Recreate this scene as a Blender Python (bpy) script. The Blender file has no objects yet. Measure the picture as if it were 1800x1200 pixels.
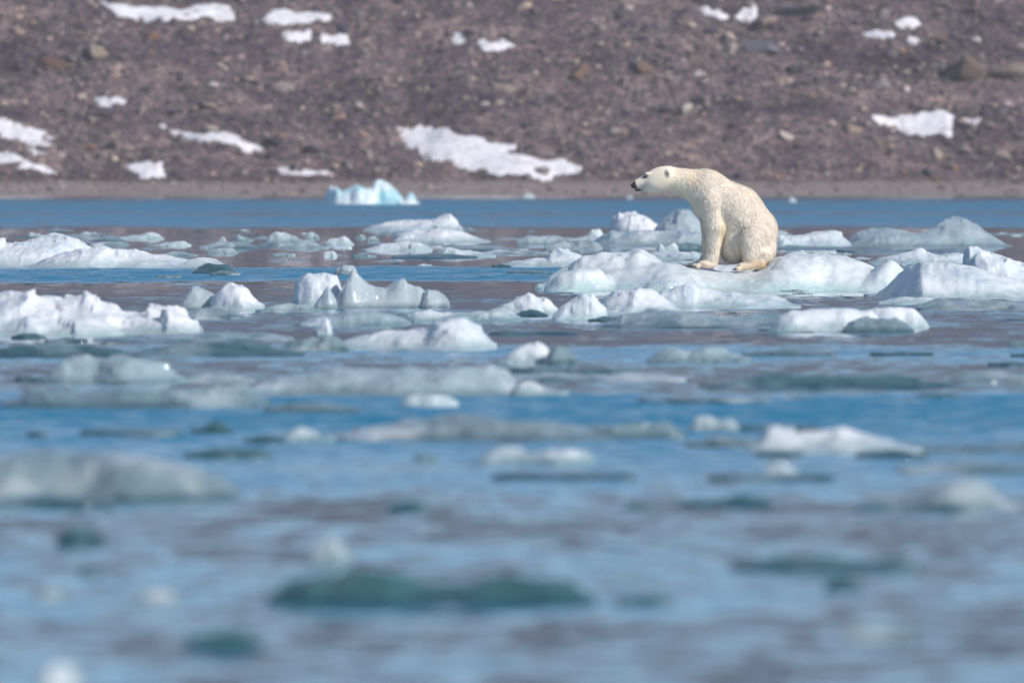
import bpy, math, random
import numpy as np
from mathutils import Vector, Matrix

# ------------------------------------------------------------------ camera, sky, sun, exposure
scene = bpy.context.scene
col = scene.collection
CAM_H = 2.2            # eye height above the water, metres
F = 20700.0            # focal length in photo pixels (photo is 1800 wide)
HZ = 206.0             # photo row of the true horizon
FOCUS = 156.5

cam_data = bpy.data.cameras.new('camera')
cam_data.sensor_width = 36.0
cam_data.lens = F / 1800.0 * 36.0
cam_data.clip_start = 0.5
cam_data.clip_end = 5000.0
cam_data.dof.use_dof = True
cam_data.dof.focus_distance = FOCUS
cam_data.dof.aperture_fstop = 3.0
cam = bpy.data.objects.new('camera', cam_data)
cam.location = (0, 0, CAM_H)
cam.rotation_euler = (math.pi / 2 - math.atan((600.0 - HZ) / F), 0, 0)
col.objects.link(cam)
scene.camera = cam

SUN_AZ = math.radians(126.0)     # clockwise from +Y (the viewing direction): behind the camera, to the east
SUN_EL = math.radians(34.0)
world = bpy.data.worlds.new('World')
scene.world = world
world.use_nodes = True
wn = world.node_tree
bg = wn.nodes['Background']
sky = wn.nodes.new('ShaderNodeTexSky')
sky.sky_type = 'NISHITA'
sky.sun_disc = False
sky.sun_elevation = SUN_EL
sky.sun_rotation = SUN_AZ
sky.air_density = 1.0
sky.dust_density = 0.15
sky.ozone_density = 2.0
wn.links.new(sky.outputs[0], bg.inputs[0])
bg.inputs[1].default_value = 0.115

sun_data = bpy.data.lights.new('sun', 'SUN')
sun_data.energy = 4.0
sun_data.angle = math.radians(0.5)
sun_data.color = (1.0, 0.94, 0.86)
sun = bpy.data.objects.new('sun', sun_data)
sd = Vector((math.sin(SUN_AZ) * math.cos(SUN_EL), math.cos(SUN_AZ) * math.cos(SUN_EL), math.sin(SUN_EL)))
sun.rotation_euler = (-sd).to_track_quat('-Z', 'Y').to_euler()
sun.location = sd * 200
col.objects.link(sun)

scene.view_settings.view_transform = 'Standard'
scene.view_settings.look = 'None'
scene.view_settings.gamma = 1.0
scene.view_settings.exposure = 0.34
scene.view_settings.use_curve_mapping = False
scene.cycles.use_denoising = True
scene.cycles.max_bounces = 8
scene.cycles.caustics_reflective = False
scene.cycles.caustics_refractive = False
scene.cycles.sample_clamp_indirect = 6.0

# ------------------------------------------------------------------ helpers
rng = np.random.default_rng(7)


def _hash(ix, iy, iz, seed):
    h = (ix.astype(np.int64) * 374761393 + iy.astype(np.int64) * 668265263
         + iz.astype(np.int64) * 2147483647 + seed * 974711) & 0xFFFFFFFF
    h = ((h ^ (h >> 13)) * 1274126177) & 0xFFFFFFFF
    h = ((h ^ (h >> 16)) * 2246822519) & 0xFFFFFFFF
    return ((h ^ (h >> 15)) & 0xFFFFFF) / float(0xFFFFFF)


def vnoise(x, y, z=0.0, seed=0):
    """value noise in -1..1"""
    x, y, z = np.broadcast_arrays(np.asarray(x, float), np.asarray(y, float), np.asarray(z, float))
    ix, iy, iz = np.floor(x), np.floor(y), np.floor(z)
    fx, fy, fz = x - ix, y - iy, z - iz
    fx, fy, fz = [f * f * f * (f * (f * 6 - 15) + 10) for f in (fx, fy, fz)]
    r = 0.0
    for dx in (0, 1):
        for dy in (0, 1):
            for dz in (0, 1):
                w = (fx if dx else 1 - fx) * (fy if dy else 1 - fy) * (fz if dz else 1 - fz)
                r = r + w * _hash(ix + dx, iy + dy, iz + dz, seed)
    return r * 2 - 1


def fbm(x, y, z=0.0, seed=0, octaves=3):
    r, a, s = 0.0, 0.5, 1.0
    for o in range(octaves):
        r = r + a * vnoise(np.asarray(x) * s, np.asarray(y) * s, np.asarray(z) * s, seed + o * 17)
        a *= 0.5
        s *= 2.03
    return r


def sstep(a, b, v):
    t = np.clip((v - a) / (b - a), 0, 1)
    return t * t * (3 - 2 * t)


def mesh_np(name, verts, faces, smooth=True):
    """faces: (n,3) or (n,4) integer array"""
    verts = np.asarray(verts, np.float32)
    faces = np.asarray(faces, np.int32)
    me = bpy.data.meshes.new(name)
    n, k = faces.shape
    me.vertices.add(len(verts))
    me.vertices.foreach_set('co', verts.ravel())
    me.loops.add(n * k)
    me.loops.foreach_set('vertex_index', faces.ravel())
    me.polygons.add(n)
    me.polygons.foreach_set('loop_start', np.arange(0, n * k, k, dtype=np.int32))
    me.polygons.foreach_set('loop_total', np.full(n, k, np.int32))
    me.polygons.foreach_set('use_smooth', np.full(n, smooth, bool))
    me.update(calc_edges=True)
    me.validate()
    return me


def link(name, me, mat=None, parent=None, loc=(0, 0, 0)):
    o = bpy.data.objects.new(name, me)
    if mat is not None and me is not None and not me.materials:
        me.materials.append(mat)
    o.location = loc
    o.parent = parent
    col.objects.link(o)
    return o


def tag(o, label=None, cat=None, group=None, kind=None):
    if label:
        o['label'] = label
    if cat:
        o['category'] = cat
    if group:
        o['group'] = group
    if kind:
        o['kind'] = kind
    return o


def dist(py):
    """distance along +Y of a water point seen at photo row py"""
    return CAM_H * F / (py - HZ)


def at_x(px, d):
    return (px - 900.0) / F * d


def at_z(py, d):
    return CAM_H - (py - HZ) / F * d


# ------------------------------------------------------------------ materials
def new_mat(name):
    m = bpy.data.materials.new(name)
    m.use_nodes = True
    nt = m.node_tree
    return m, nt, nt.nodes['Principled BSDF']


def N(nt, kind, **kw):
    n = nt.nodes.new(kind)
    for k, v in kw.items():
        setattr(n, k, v)
    return n


def math_node(nt, op, a, b=None, clamp=False):
    n = N(nt, 'ShaderNodeMath', operation=op, use_clamp=clamp)
    for i, v in enumerate((a, b)):
        if v is None:
            continue
        if isinstance(v, (int, float)):
            n.inputs[i].default_value = v
        else:
            nt.links.new(v, n.inputs[i])
    return n.outputs[0]


def ramp(nt, fac, stops, interp='LINEAR'):
    r = N(nt, 'ShaderNodeValToRGB')
    r.color_ramp.interpolation = interp
    el = r.color_ramp.elements
    while len(el) > 1:
        el.remove(el[-1])
    el[0].position = stops[0][0]
    c = stops[0][1]
    el[0].color = (*c, 1) if isinstance(c, tuple) else (c, c, c, 1)
    for p, c in stops[1:]:
        e = el.new(p)
        e.color = (*c, 1) if isinstance(c, tuple) else (c, c, c, 1)
    nt.links.new(fac, r.inputs[0])
    return r.outputs[0]


def noise_tex(nt, vec, scale, detail=3.0, rough=0.55, out=0):
    n = N(nt, 'ShaderNodeTexNoise')
    n.inputs['Scale'].default_value = scale
    n.inputs['Detail'].default_value = detail
    n.inputs['Roughness'].default_value = rough
    if vec is not None:
        nt.links.new(vec, n.inputs['Vector'])
    return n.outputs[out]


def mix_col(nt, fac, a, b, blend='MIX'):
    n = N(nt, 'ShaderNodeMix', data_type='RGBA', blend_type=blend)
    for sock, v in ((n.inputs[0], fac), (n.inputs[6], a), (n.inputs[7], b)):
        if isinstance(v, (int, float)):
            sock.default_value = v
        elif isinstance(v, tuple):
            sock.default_value = (*v, 1)
        else:
            nt.links.new(v, sock)
    return n.outputs[2]


# photo row -> ripple steepness of the wind-ruffled and calm lanes on the water
LANES = [(349, .06), (356, .32), (368, .36), (376, .15), (383, .32), (397, .20), (403, .012),
         (467, .012), (471, .34), (490, .34), (495, .012), (516, .02), (526, .074), (565, .078), (594, .05), (606, .062),
         (613, .18), (628, .15), (642, .066), (688, .072), (700, .36), (735, .36), (762, .24), (810, .16),
         (860, .12), (885, .072), (915, .058), (985, .068), (1055, .088), (1090, .044), (1200, .056)]


def water_material():
    m, nt, p = new_mat('arctic_water')
    L = nt.links
    geo = N(nt, 'ShaderNodeNewGeometry')
    pos = geo.outputs['Position']
    sep = N(nt, 'ShaderNodeSeparateXYZ')
    L.new(pos, sep.inputs[0])
    y = sep.outputs[1]
    # lanes run across the fjord; their edges wander by a few per cent of the range
    mp = N(nt, 'ShaderNodeMapping')
    mp.inputs['Scale'].default_value = (1.0, 0.35, 1.0)
    L.new(pos, mp.inputs[0])
    wob = math_node(nt, 'SUBTRACT', noise_tex(nt, mp.outputs[0], 0.22, 4, 0.6), 0.5)
    y2 = math_node(nt, 'ADD', y, math_node(nt, 'MULTIPLY', math_node(nt, 'MULTIPLY', wob, y), 0.085))
    u = math_node(nt, 'DIVIDE', math_node(nt, 'SUBTRACT', y2, 40.0), 310.0, True)
    stops = sorted(((dist(r) - 40.0) / 310.0, a) for r, a in LANES)
    amp = ramp(nt, u, stops)
    # cat's-paws: patches inside the lanes
    patch = noise_tex(nt, mp.outputs[0], 0.75, 4, 0.6)
    patch2 = ramp(nt, patch, [(0.3, 0.6), (0.7, 1.4)])
    amp = math_node(nt, 'MULTIPLY', amp, patch2)
    # ripple slopes
    na = N(nt, 'ShaderNodeTexNoise')
    na.inputs['Scale'].default_value = 4.0
    na.inputs['Detail'].default_value = 2.0
    L.new(pos, na.inputs['Vector'])
    sc = N(nt, 'ShaderNodeSeparateColor')
    L.new(na.outputs['Color'], sc.inputs[0])
    sx = math_node(nt, 'MULTIPLY', math_node(nt, 'MULTIPLY', math_node(nt, 'SUBTRACT', sc.outputs[0], 0.5), 1.6), amp)
    sy = math_node(nt, 'MULTIPLY', math_node(nt, 'MULTIPLY', math_node(nt, 'SUBTRACT', sc.outputs[1], 0.28), -2.6), amp)
    cv = N(nt, 'ShaderNodeCombineXYZ')
    L.new(sx, cv.inputs[0])
    L.new(sy, cv.inputs[1])
    cv.inputs[2].default_value = 1.0
    nv = N(nt, 'ShaderNodeVectorMath', operation='NORMALIZE')
    L.new(cv.outputs[0], nv.inputs[0])
    L.new(nv.outputs[0], p.inputs['Normal'])
    p.inputs['Base Color'].default_value = (0.004, 0.14, 0.25, 1)
    p.inputs['Roughness'].default_value = 0.03
    p.inputs['IOR'].default_value = 1.333
    return m


def ice_material(name, top, wet, wet_h, patch_col=None, patch_at=0.6, rough=0.35, sss=0.5, trans=0.0, vary=0.12, bump=0.34, coat=0.0):
    """weathered white ice above, wet bubble-free ice near the waterline"""
    m, nt, p = new_mat(name)
    L = nt.links
    tc = N(nt, 'ShaderNodeTexCoord')
    info = N(nt, 'ShaderNodeObjectInfo')
    off = N(nt, 'ShaderNodeVectorMath', operation='ADD')
    L.new(tc.outputs['Object'], off.inputs[0])
    r3 = math_node(nt, 'MULTIPLY', info.outputs['Random'], 37.0)
    L.new(r3, off.inputs[1])
    v = off.outputs[0]
    geo = N(nt, 'ShaderNodeNewGeometry')
    sep = N(nt, 'ShaderNodeSeparateXYZ')
    L.new(geo.outputs['Position'], sep.inputs[0])
    n1 = noise_tex(nt, v, 3.0, 4, 0.6)
    n2 = noise_tex(nt, v, 7.0, 5, 0.65)
    h = math_node(nt, 'ADD', sep.outputs[2], math_node(nt, 'MULTIPLY', math_node(nt, 'SUBTRACT', n1, 0.5), wet_h * 1.8))
    wetf = N(nt, 'ShaderNodeMapRange', interpolation_type='SMOOTHSTEP')
    L.new(h, wetf.inputs[0])
    wetf.inputs[1].default_value = 0.0
    wetf.inputs[2].default_value = max(wet_h, 0.001) * 1.5
    c = mix_col(nt, wetf.outputs[0], wet, top)
    if patch_col is not None:
        pn = noise_tex(nt, v, 1.3, 3, 0.55)
        pf = ramp(nt, pn, [(patch_at - 0.07, 0.0), (patch_at + 0.07, 1.0)])
        c = mix_col(nt, pf, c, patch_col)
    # slight piece-to-piece and grain variation
    br = ramp(nt, info.outputs['Random'], [(0.0, (1.0, 1.0, 1.0)), (1.0, (1 - vary, 1 - vary * 0.6, 1 - vary * 0.5))])
    c = mix_col(nt, 1.0, c, br, 'MULTIPLY')
    g = ramp(nt, n2, [(0.32, (0.80, 0.84, 0.86)), (0.56, (1.0, 1.0, 1.0))])
    c = mix_col(nt, 1.0, c, g, 'MULTIPLY')
    L.new(c, p.inputs['Base Color'])
    rr = math_node(nt, 'ADD', math_node(nt, 'MULTIPLY', wetf.outputs[0], rough - 0.1), 0.1)
    L.new(rr, p.inputs['Roughness'])
    p.inputs['IOR'].default_value = 1.31
    p.inputs['Subsurface Weight'].default_value = sss
    p.inputs['Subsurface Radius'].default_value = (0.8, 0.95, 1.0)
    p.inputs['Subsurface Scale'].default_value = 0.09
    p.inputs['Transmission Weight'].default_value = trans
    b = N(nt, 'ShaderNodeBump')
    b.inputs['Strength'].default_value = bump
    b.inputs['Distance'].default_value = 0.06
    hh = math_node(nt, 'ADD', math_node(nt, 'MULTIPLY', noise_tex(nt, v, 9.0, 5, 0.65), 1.0), 0.0)
    L.new(hh, b.inputs['Height'])
    L.new(b.outputs[0], p.inputs['Normal'])
    if coat > 0:                      # melt facets of wet ice that catch the sun
        vo = N(nt, 'ShaderNodeTexVoronoi')
        vo.inputs['Scale'].default_value = 26.0
        L.new(v, vo.inputs['Vector'])
        ma = N(nt, 'ShaderNodeVectorMath', operation='MULTIPLY_ADD')
        L.new(vo.outputs['Color'], ma.inputs[0])
        ma.inputs[1].default_value = (1.1, 1.1, 1.1)
        ma.inputs[2].default_value = (-0.55, -0.55, -0.55)
        ad = N(nt, 'ShaderNodeVectorMath', operation='ADD')
        L.new(ma.outputs[0], ad.inputs[0])
        L.new(geo.outputs['Normal'], ad.inputs[1])
        nn = N(nt, 'ShaderNodeVectorMath', operation='NORMALIZE')
        L.new(ad.outputs[0], nn.inputs[0])
        L.new(nn.outputs[0], p.inputs['Coat Normal'])
        p.inputs['Coat Weight'].default_value = coat
        p.inputs['Coat Roughness'].default_value = 0.06
        p.inputs['Coat IOR'].default_value = 1.31
    return m


WHITE, TEAL = (0.655, 0.66, 0.685), (0.34, 0.43, 0.445)
DEEP = (0.022, 0.068, 0.092)
ICE = {
    'white': ice_material('snowy_ice', WHITE, TEAL, 0.105, patch_col=(0.52, 0.58, 0.62), patch_at=0.57, rough=0.5, sss=0.3),
    'floe': ice_material('bear_floe_ice', (0.70, 0.71, 0.715), (0.47, 0.58, 0.58), 0.14, rough=0.4, sss=0.4, bump=0.3, coat=0.25),
    'pale': ice_material('pale_ice', (0.39, 0.455, 0.48), (0.21, 0.295, 0.31), 0.06, patch_col=WHITE, patch_at=0.61, rough=0.25, sss=0.4, trans=0.1, vary=0.25, coat=0.4),
    'gray': ice_material('grey_wet_ice', (0.23, 0.31, 0.335), (0.07, 0.14, 0.155), 0.05, patch_col=(0.50, 0.545, 0.565), patch_at=0.58, rough=0.2, sss=0.3, trans=0.2, vary=0.3, coat=0.5),
    'clear': ice_material('clear_glassy_ice', (0.58, 0.66, 0.69), (0.24, 0.33, 0.35), 0.06, rough=0.10, sss=0.3, trans=0.35, vary=0.1, bump=0.2, coat=0.7),
    'dark': ice_material('dark_clear_ice', (0.05, 0.125, 0.142), DEEP, 0.03, patch_col=(0.20, 0.28, 0.30), patch_at=0.58, rough=0.12, sss=0.0, trans=0.15, vary=0.3, coat=0.0),
    'turq': ice_material('turquoise_ice', (0.38, 0.64, 0.70), (0.20, 0.50, 0.58), 0.25, patch_col=(0.68, 0.73, 0.76), patch_at=0.5, rough=0.35, sss=0.4),
    'mixed': ice_material('half_white_ice', WHITE, (0.16, 0.26, 0.28), 0.07, patch_col=(0.22, 0.32, 0.35), patch_at=0.56, rough=0.3, sss=0.3, coat=0.3),
}

STONE_RAMP = [(0.0, (0.028, 0.028, 0.045)), (0.16, (0.065, 0.060, 0.076)), (0.34, (0.122, 0.108, 0.116)),
              (0.52, (0.150, 0.130, 0.132)), (0.68, (0.195, 0.175, 0.175)), (0.79, (0.29, 0.225, 0.175)),
              (0.88, (0.44, 0.38, 0.33)), (0.94, (0.25, 0.14, 0.08)), (1.0, (0.52, 0.48, 0.46))]


def stone_material(name, source, fixed=None):
    m, nt, p = new_mat(name)
    L = nt.links
    tc = N(nt, 'ShaderNodeTexCoord')
    geo = N(nt, 'ShaderNodeNewGeometry')
    if source == 'object':
        f = N(nt, 'ShaderNodeObjectInfo').outputs['Random']
    elif source == 'attr':
        a = N(nt, 'ShaderNodeAttribute', attribute_name='tone')
        f = a.outputs['Fac']
    if fixed is None:
        c = ramp(nt, f, STONE_RAMP)
    else:
        rgb = N(nt, 'ShaderNodeRGB')
        rgb.outputs[0].default_value = (*fixed, 1)
        c = rgb.outputs[0]
    n = noise_tex(nt, geo.outputs['Position'], 7.0, 5, 0.65)
    c = mix_col(nt, 1.0, c, ramp(nt, n, [(0.3, (0.55, 0.55, 0.62)), (0.7, (1.35, 1.28, 1.22))]), 'MULTIPLY')
    L.new(c, p.inputs['Base Color'])
    p.inputs['Roughness'].default_value = 0.9
    p.inputs['Specular IOR Level'].default_value = 0.25
    b = N(nt, 'ShaderNodeBump')
    b.inputs['Strength'].default_value = 0.5
    b.inputs['Distance'].default_value = 0.03
    L.new(noise_tex(nt, geo.outputs['Position'], 18.0, 4, 0.6), b.inputs['Height'])
    L.new(b.outputs[0], p.inputs['Normal'])
    return m


def ground_material():
    m, nt, p = new_mat('moraine_ground')
    L = nt.links
    geo = N(nt, 'ShaderNodeNewGeometry')
    pos = geo.outputs['Position']
    sep = N(nt, 'ShaderNodeSeparateXYZ')
    L.new(pos, sep.inputs[0])
    vor = N(nt, 'ShaderNodeTexVoronoi')
    vor.inputs['Scale'].default_value = 9.0
    L.new(pos, vor.inputs['Vector'])
    sc = N(nt, 'ShaderNodeSeparateColor')
    L.new(vor.outputs['Color'], sc.inputs[0])
    c = ramp(nt, sc.outputs[0], [(0, (0.060, 0.054, 0.068)), (0.4, (0.112, 0.098, 0.104)), (0.75, (0.158, 0.132, 0.126)), (1.0, (0.25, 0.215, 0.195))])
    big = noise_tex(nt, pos, 0.35, 4, 0.6)
    c = mix_col(nt, 1.0, c, ramp(nt, big, [(0.3, (0.62, 0.60, 0.68)), (0.7, (1.3, 1.2, 1.12))]), 'MULTIPLY')
    dg = N(nt, 'ShaderNodeMapping')
    dg.inputs['Rotation'].default_value = (0, 0, 0.54)
    dg.inputs['Scale'].default_value = (0.10, 0.75, 0.3)
    L.new(pos, dg.inputs[0])
    c = mix_col(nt, 1.0, c, ramp(nt, noise_tex(nt, dg.outputs[0], 1.0, 4, 0.6), [(0.36, (0.54, 0.52, 0.61)), (0.6, (1.2, 1.15, 1.12))]), 'MULTIPLY')
    midn = noise_tex(nt, pos, 1.7, 5, 0.65)
    c = mix_col(nt, 1.0, c, ramp(nt, midn, [(0.34, (0.45, 0.43, 0.52)), (0.66, (1.48, 1.40, 1.36))]), 'MULTIPLY')
    fine = noise_tex(nt, pos, 22.0, 4, 0.7)
    # smooth silt of the beach
    bc = mix_col(nt, fine, (0.19, 0.155, 0.145), (0.32, 0.265, 0.24))
    bf = N(nt, 'ShaderNodeMapRange', interpolation_type='SMOOTHSTEP')
    L.new(math_node(nt, 'ADD', sep.outputs[2], math_node(nt, 'MULTIPLY', math_node(nt, 'SUBTRACT', big, 0.5), 0.25)), bf.inputs[0])
    bf.inputs[1].default_value = 0.24
    bf.inputs[2].default_value = 0.42
    c = mix_col(nt, bf.outputs[0], bc, c)
    L.new(c, p.inputs['Base Color'])
    p.inputs['Roughness'].default_value = 0.95
    p.inputs['Specular IOR Level'].default_value = 0.2
    b = N(nt, 'ShaderNodeBump')
    b.inputs['Strength'].default_value = 0.7
    b.inputs['Distance'].default_value = 0.05
    L.new(math_node(nt, 'ADD', vor.outputs['Distance'], fine), b.inputs['Height'])
    L.new(b.outputs[0], p.inputs['Normal'])
    return m


def snow_material():
    m, nt, p = new_mat('old_snow')
    L = nt.links
    geo = N(nt, 'ShaderNodeNewGeometry')
    n = noise_tex(nt, geo.outputs['Position'], 4.0, 5, 0.65)
    L.new(ramp(nt, n, [(0.30, (0.40, 0.36, 0.36)), (0.48, (0.68, 0.66, 0.69)), (0.7, (0.74, 0.72, 0.745))]), p.inputs['Base Color'])
    p.inputs['Roughness'].default_value = 0.7
    return m


# ------------------------------------------------------------------ water
def coords(*spans):
    out = []
    for a, b, n in spans:
        out += list(np.linspace(a, b, n, endpoint=False))
    out.append(spans[-1][1])
    return np.array(out)


me = mesh_np('water', [(-1500, -600, 0), (1500, -600, 0), (1500, 345, 0), (-1500, 345, 0)], [(0, 1, 2, 3)])
water = tag(link('water', me, water_material()), 'cold blue fjord water with calm and wind rippled lanes', kind='structure')

# ------------------------------------------------------------------ hillside
TAN = math.tan(math.radians(25.0))


def terrain(x, y, fine=True):
    x = np.asarray(x, float)
    y = np.asarray(y, float)
    s = y - 328.0 - 0.4 * vnoise(x * 0.12, 3.3, seed=5)
    s = s - 1.6 * fbm(x * 0.8, y * 0.1, seed=6) * np.clip(1 - np.abs(s) / 5.0, 0, 1)
    foot = 12.0 + 0.25 * fbm(x * 0.25, 8.1, seed=9)
    z = np.where(s < 0, s * 0.12, s * 0.024)
    up = np.clip(s - foot, 0, None)
    z = z + TAN * (np.sqrt(up * up + 0.25) - 0.5)
    z = np.where(z > 42, 42 + (z - 42) * 0.03, z)
    k = sstep(0.0, 2.5, s - foot + 0.5)
    q = s + 0.6 * x
    ridge = 1.4 - 1.7 * np.abs(vnoise(q * 0.42, x * 0.06, seed=21)) * 2
    z = z + k * (0.16 * ridge + 0.22 * vnoise(x * 0.3 + s * 0.3, s * 0.4, seed=31) + 0.20 * vnoise(x * 0.7, s * 0.7, seed=33))
    if fine:
        z = z + (0.012 + 0.1 * k) * fbm(x * 2.3, y * 2.3, seed=41, octaves=3)
    far = sstep(30, 90, s)
    z = z + far * 1.5 * fbm(x * 0.02, s * 0.03, seed=51)
    return z


gx = coords((-900, -120, 26), (-120, -22, 50), (-22, 22, 300), (22, 120, 50), (120, 900, 26))
gy = coords((320, 337, 40), (337, 362, 210), (362, 420, 60), (420, 900, 60))
GX, GY = np.meshgrid(gx, gy)
GZ = terrain(GX, GY)
nx_, ny_ = len(gx), len(gy)
idx = np.arange(nx_ * ny_).reshape(ny_, nx_)
quads = np.stack([idx[:-1, :-1], idx[:-1, 1:], idx[1:, 1:], idx[1:, :-1]], -1).reshape(-1, 4)
hill = link('hillside', mesh_np('hillside', np.stack([GX, GY, GZ], -1).reshape(-1, 3), quads), ground_material())
tag(hill, 'stony grey brown moraine slope rising from a narrow beach', kind='structure')


def hit(px, py):
    """where the sight line through a photo pixel meets the slope"""
    ys = np.arange(328.0, 400.0, 0.03)
    xs = (px - 900.0) / F * ys
    zs = CAM_H - (py - HZ) / F * ys
    t = terrain(xs, ys, fine=False)
    w = np.nonzero(t >= zs)[0]
    i = w[0] if len(w) else len(ys) - 1
    return float(xs[i]), float(ys[i])


# ---- snow patches, traced outlines laid onto the slope
SNOW = [
    ('697,225 740,222 770,226 800,238 850,247 905,258 890,268 915,275 960,283 990,281 1020,295 1000,305 975,312 965,318 920,310 860,303 800,290 760,278 735,262 715,245',
     'largest white snow patch slanting down the slope to the beach'),
    ('178,3 195,8 240,14 280,12 310,16 340,11 395,12 405,28 370,32 310,33 295,39 265,33 240,28 215,34 190,25',
     'long ragged snow patch high on the slope among dark stones'),
    ('455,36 480,20 500,17 520,25 545,22 575,25 580,38 550,36 520,42 490,40', 'ragged snow patch notched by a tan stone, high on the slope'),
    ('503,58 540,56 542,68 505,68', 'small blocky scrap of snow below the notched snow patch'),
    ('562,63 605,63 612,72 565,72', 'small flat scrap of snow beneath a shadow coloured boulder'),
    ('-30,205 0,212 30,220 60,230 92,238 70,240 62,244 98,260 70,258 30,245 0,235 -30,225', 'upper of two snow streaks forked at its lower tip'),
    ('50,262 70,267 86,270 62,275', 'tiny scrap of snow between two slanting snow streaks'),
    ('-30,255 0,266 30,275 60,287 97,301 60,300 0,290 -30,285', 'lower of two snow streaks, pointed, just above the beach'),
    ('280,220 310,230 340,238 400,235 420,247 470,263 430,260 390,250 355,254 320,240', 'thin wavy snow streak pointed at both ends below pale stones'),
    ('210,292 240,290 255,284 280,287 288,312 260,312 230,305', 'short hooked snow patch low above the beach'),
    ('170,175 195,172 215,173 225,185 205,184 175,185', 'small lone oval snow patch in mid slope'),
    ('485,297 520,300 582,306 580,311 540,309 500,305', 'very thin flat snow streak low above the beach'),
    ('1527,206 1560,208 1590,207 1620,200 1655,196 1675,206 1672,218 1670,238 1650,232 1625,238 1600,235 1580,222 1545,218',
     'snow patch shaped like a running animal above the ice pyramid'),
    ('1697,209 1722,210 1720,217 1698,215', 'tiny snow dash beside the animal shaped snow patch'),
    ('847,68 860,75 885,72 905,78 885,89 865,87 850,80', 'small two lobed snow patch among boulders high on the slope'),
    ('1232,17 1260,20 1276,30 1265,36', 'thin snow scrap beside a tan boulder high on the slope'),
    ('1290,25 1327,13 1322,30 1295,38', 'wedge of snow leaning against a tan boulder'),
    ('1575,38 1600,32 1622,45 1590,49', 'small rounded snow patch above two flat snow scraps'),
    ('1512,60 1540,56 1577,58 1572,71 1530,69', 'flat snow patch below a small rounded snow patch'),
    ('1593,64 1617,67 1614,75 1595,73', 'small flat snow scrap next to a wider flat patch'),
    ('797,64 812,68 816,76 800,75', 'tiny snow scrap under a dark stone high on the slope'),
]
snow_mat = snow_material()


def in_poly(px, py, poly):
    inside = np.zeros(px.shape, bool)
    n = len(poly)
    for i in range(n):
        x0, y0 = poly[i]
        x1, y1 = poly[(i + 1) % n]
        c = ((y0 > py) != (y1 > py)) & (px < (x1 - x0) * (py - y0) / ((y1 - y0) if y1 != y0 else 1e-9) + x0)
        inside ^= c
    return inside


def poly_dist(px, py, poly):
    d = np.full(px.shape, 1e9)
    n = len(poly)
    for i in range(n):
        a = np.array(poly[i])
        b = np.array(poly[(i + 1) % n])
        ab = b - a
        t = np.clip(((px - a[0]) * ab[0] + (py - a[1]) * ab[1]) / (ab @ ab + 1e-12), 0, 1)
        d = np.minimum(d, np.hypot(px - a[0] - t * ab[0], py - a[1] - t * ab[1]))
    return d


snow_polys = []
for si, (txt, label) in enumerate(SNOW):
    poly = [hit(*map(float, t.split(','))) for t in txt.split()]
    snow_polys.append(poly)
    pa = np.array(poly)
    x0, y0 = pa.min(0) - 0.3
    x1, y1 = pa.max(0) + 0.3
    st = 0.05 if (x1 - x0) < 4 else 0.07
    X, Y = np.meshgrid(np.arange(x0, x1, st), np.arange(y0, y1, st))
    wx = X + 0.10 * fbm(X * 3, Y * 3, seed=61)
    wy = Y + 0.16 * fbm(X * 3 + 9, Y * 3, seed=62)
    sdist = poly_dist(wx, wy, poly) * np.where(in_poly(wx, wy, poly), 1, -1) + 0.13 * fbm(X * 5, Y * 3, seed=66, octaves=4)
    lift = np.clip(sdist * 0.32 + 0.010, -0.1, 0.055)
    Z = terrain(X, Y, fine=False) * 0.6 + terrain(X, Y) * 0.4 + lift + np.where(lift > 0.02, 0.012 * fbm(X * 4, Y * 4, seed=64), 0)
    keep = lift > -0.085
    ii = np.arange(X.size).reshape(X.shape)
    q = np.stack([ii[:-1, :-1], ii[:-1, 1:], ii[1:, 1:], ii[1:, :-1]], -1).reshape(-1, 4)
    q = q[keep.ravel()[q].all(1)]
    used = np.unique(q)
    remap = np.full(X.size, -1)
    remap[used] = np.arange(len(used))
    cx, cy = pa.mean(0)
    cz = float(terrain(cx, cy))
    V = np.stack([X.ravel() - cx, Y.ravel() - cy, Z.ravel() - cz], -1)[used]
    o = link('snow_patch', mesh_np('snow_patch', V, remap[q]), snow_mat, loc=(cx, cy, cz))
    tag(o, label, 'snow patch', 'snow patches on the moraine slope')


# ---- stones
def ico(sub):
    import bmesh
    bm = bmesh.new()
    bmesh.ops.create_icosphere(bm, subdivisions=sub, radius=1.0)
    v = np.array([p.co[:] for p in bm.verts])
    f = np.array([[p.index for p in fc.verts] for fc in bm.faces])
    bm.free()
    return v, f


def rock_shape(v, seed, rough=0.35):
    r = np.random.default_rng(seed)
    n = fbm(v[:, 0] * 0.9 + seed * 3.1, v[:, 1] * 0.9, v[:, 2] * 0.9, seed=seed, octaves=3)
    w = v * (1 + rough * 1.6 * n)[:, None]
    for _ in range(11):                       # flat broken faces
        d = r.normal(size=3)
        d /= np.linalg.norm(d)
        h = r.uniform(0.42, 0.8)
        over = np.clip(w @ d - h, 0, None)
        w = w - over[:, None] * d * 0.96
    return w * np.array([1.0, r.uniform(0.7, 1.0), r.uniform(0.5, 0.85)])


V1, F1 = ico(1)
V2, F2 = ico(2)
V3, F3 = ico(3)
stone_part_mat = stone_material('moraine_stone', 'object')
stone_meshes = [mesh_np('stone', rock_shape(V2, 100 + i), F2, smooth=False) for i in range(12)]
for m_ in stone_meshes:
    m_.materials.append(stone_part_mat)


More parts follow.
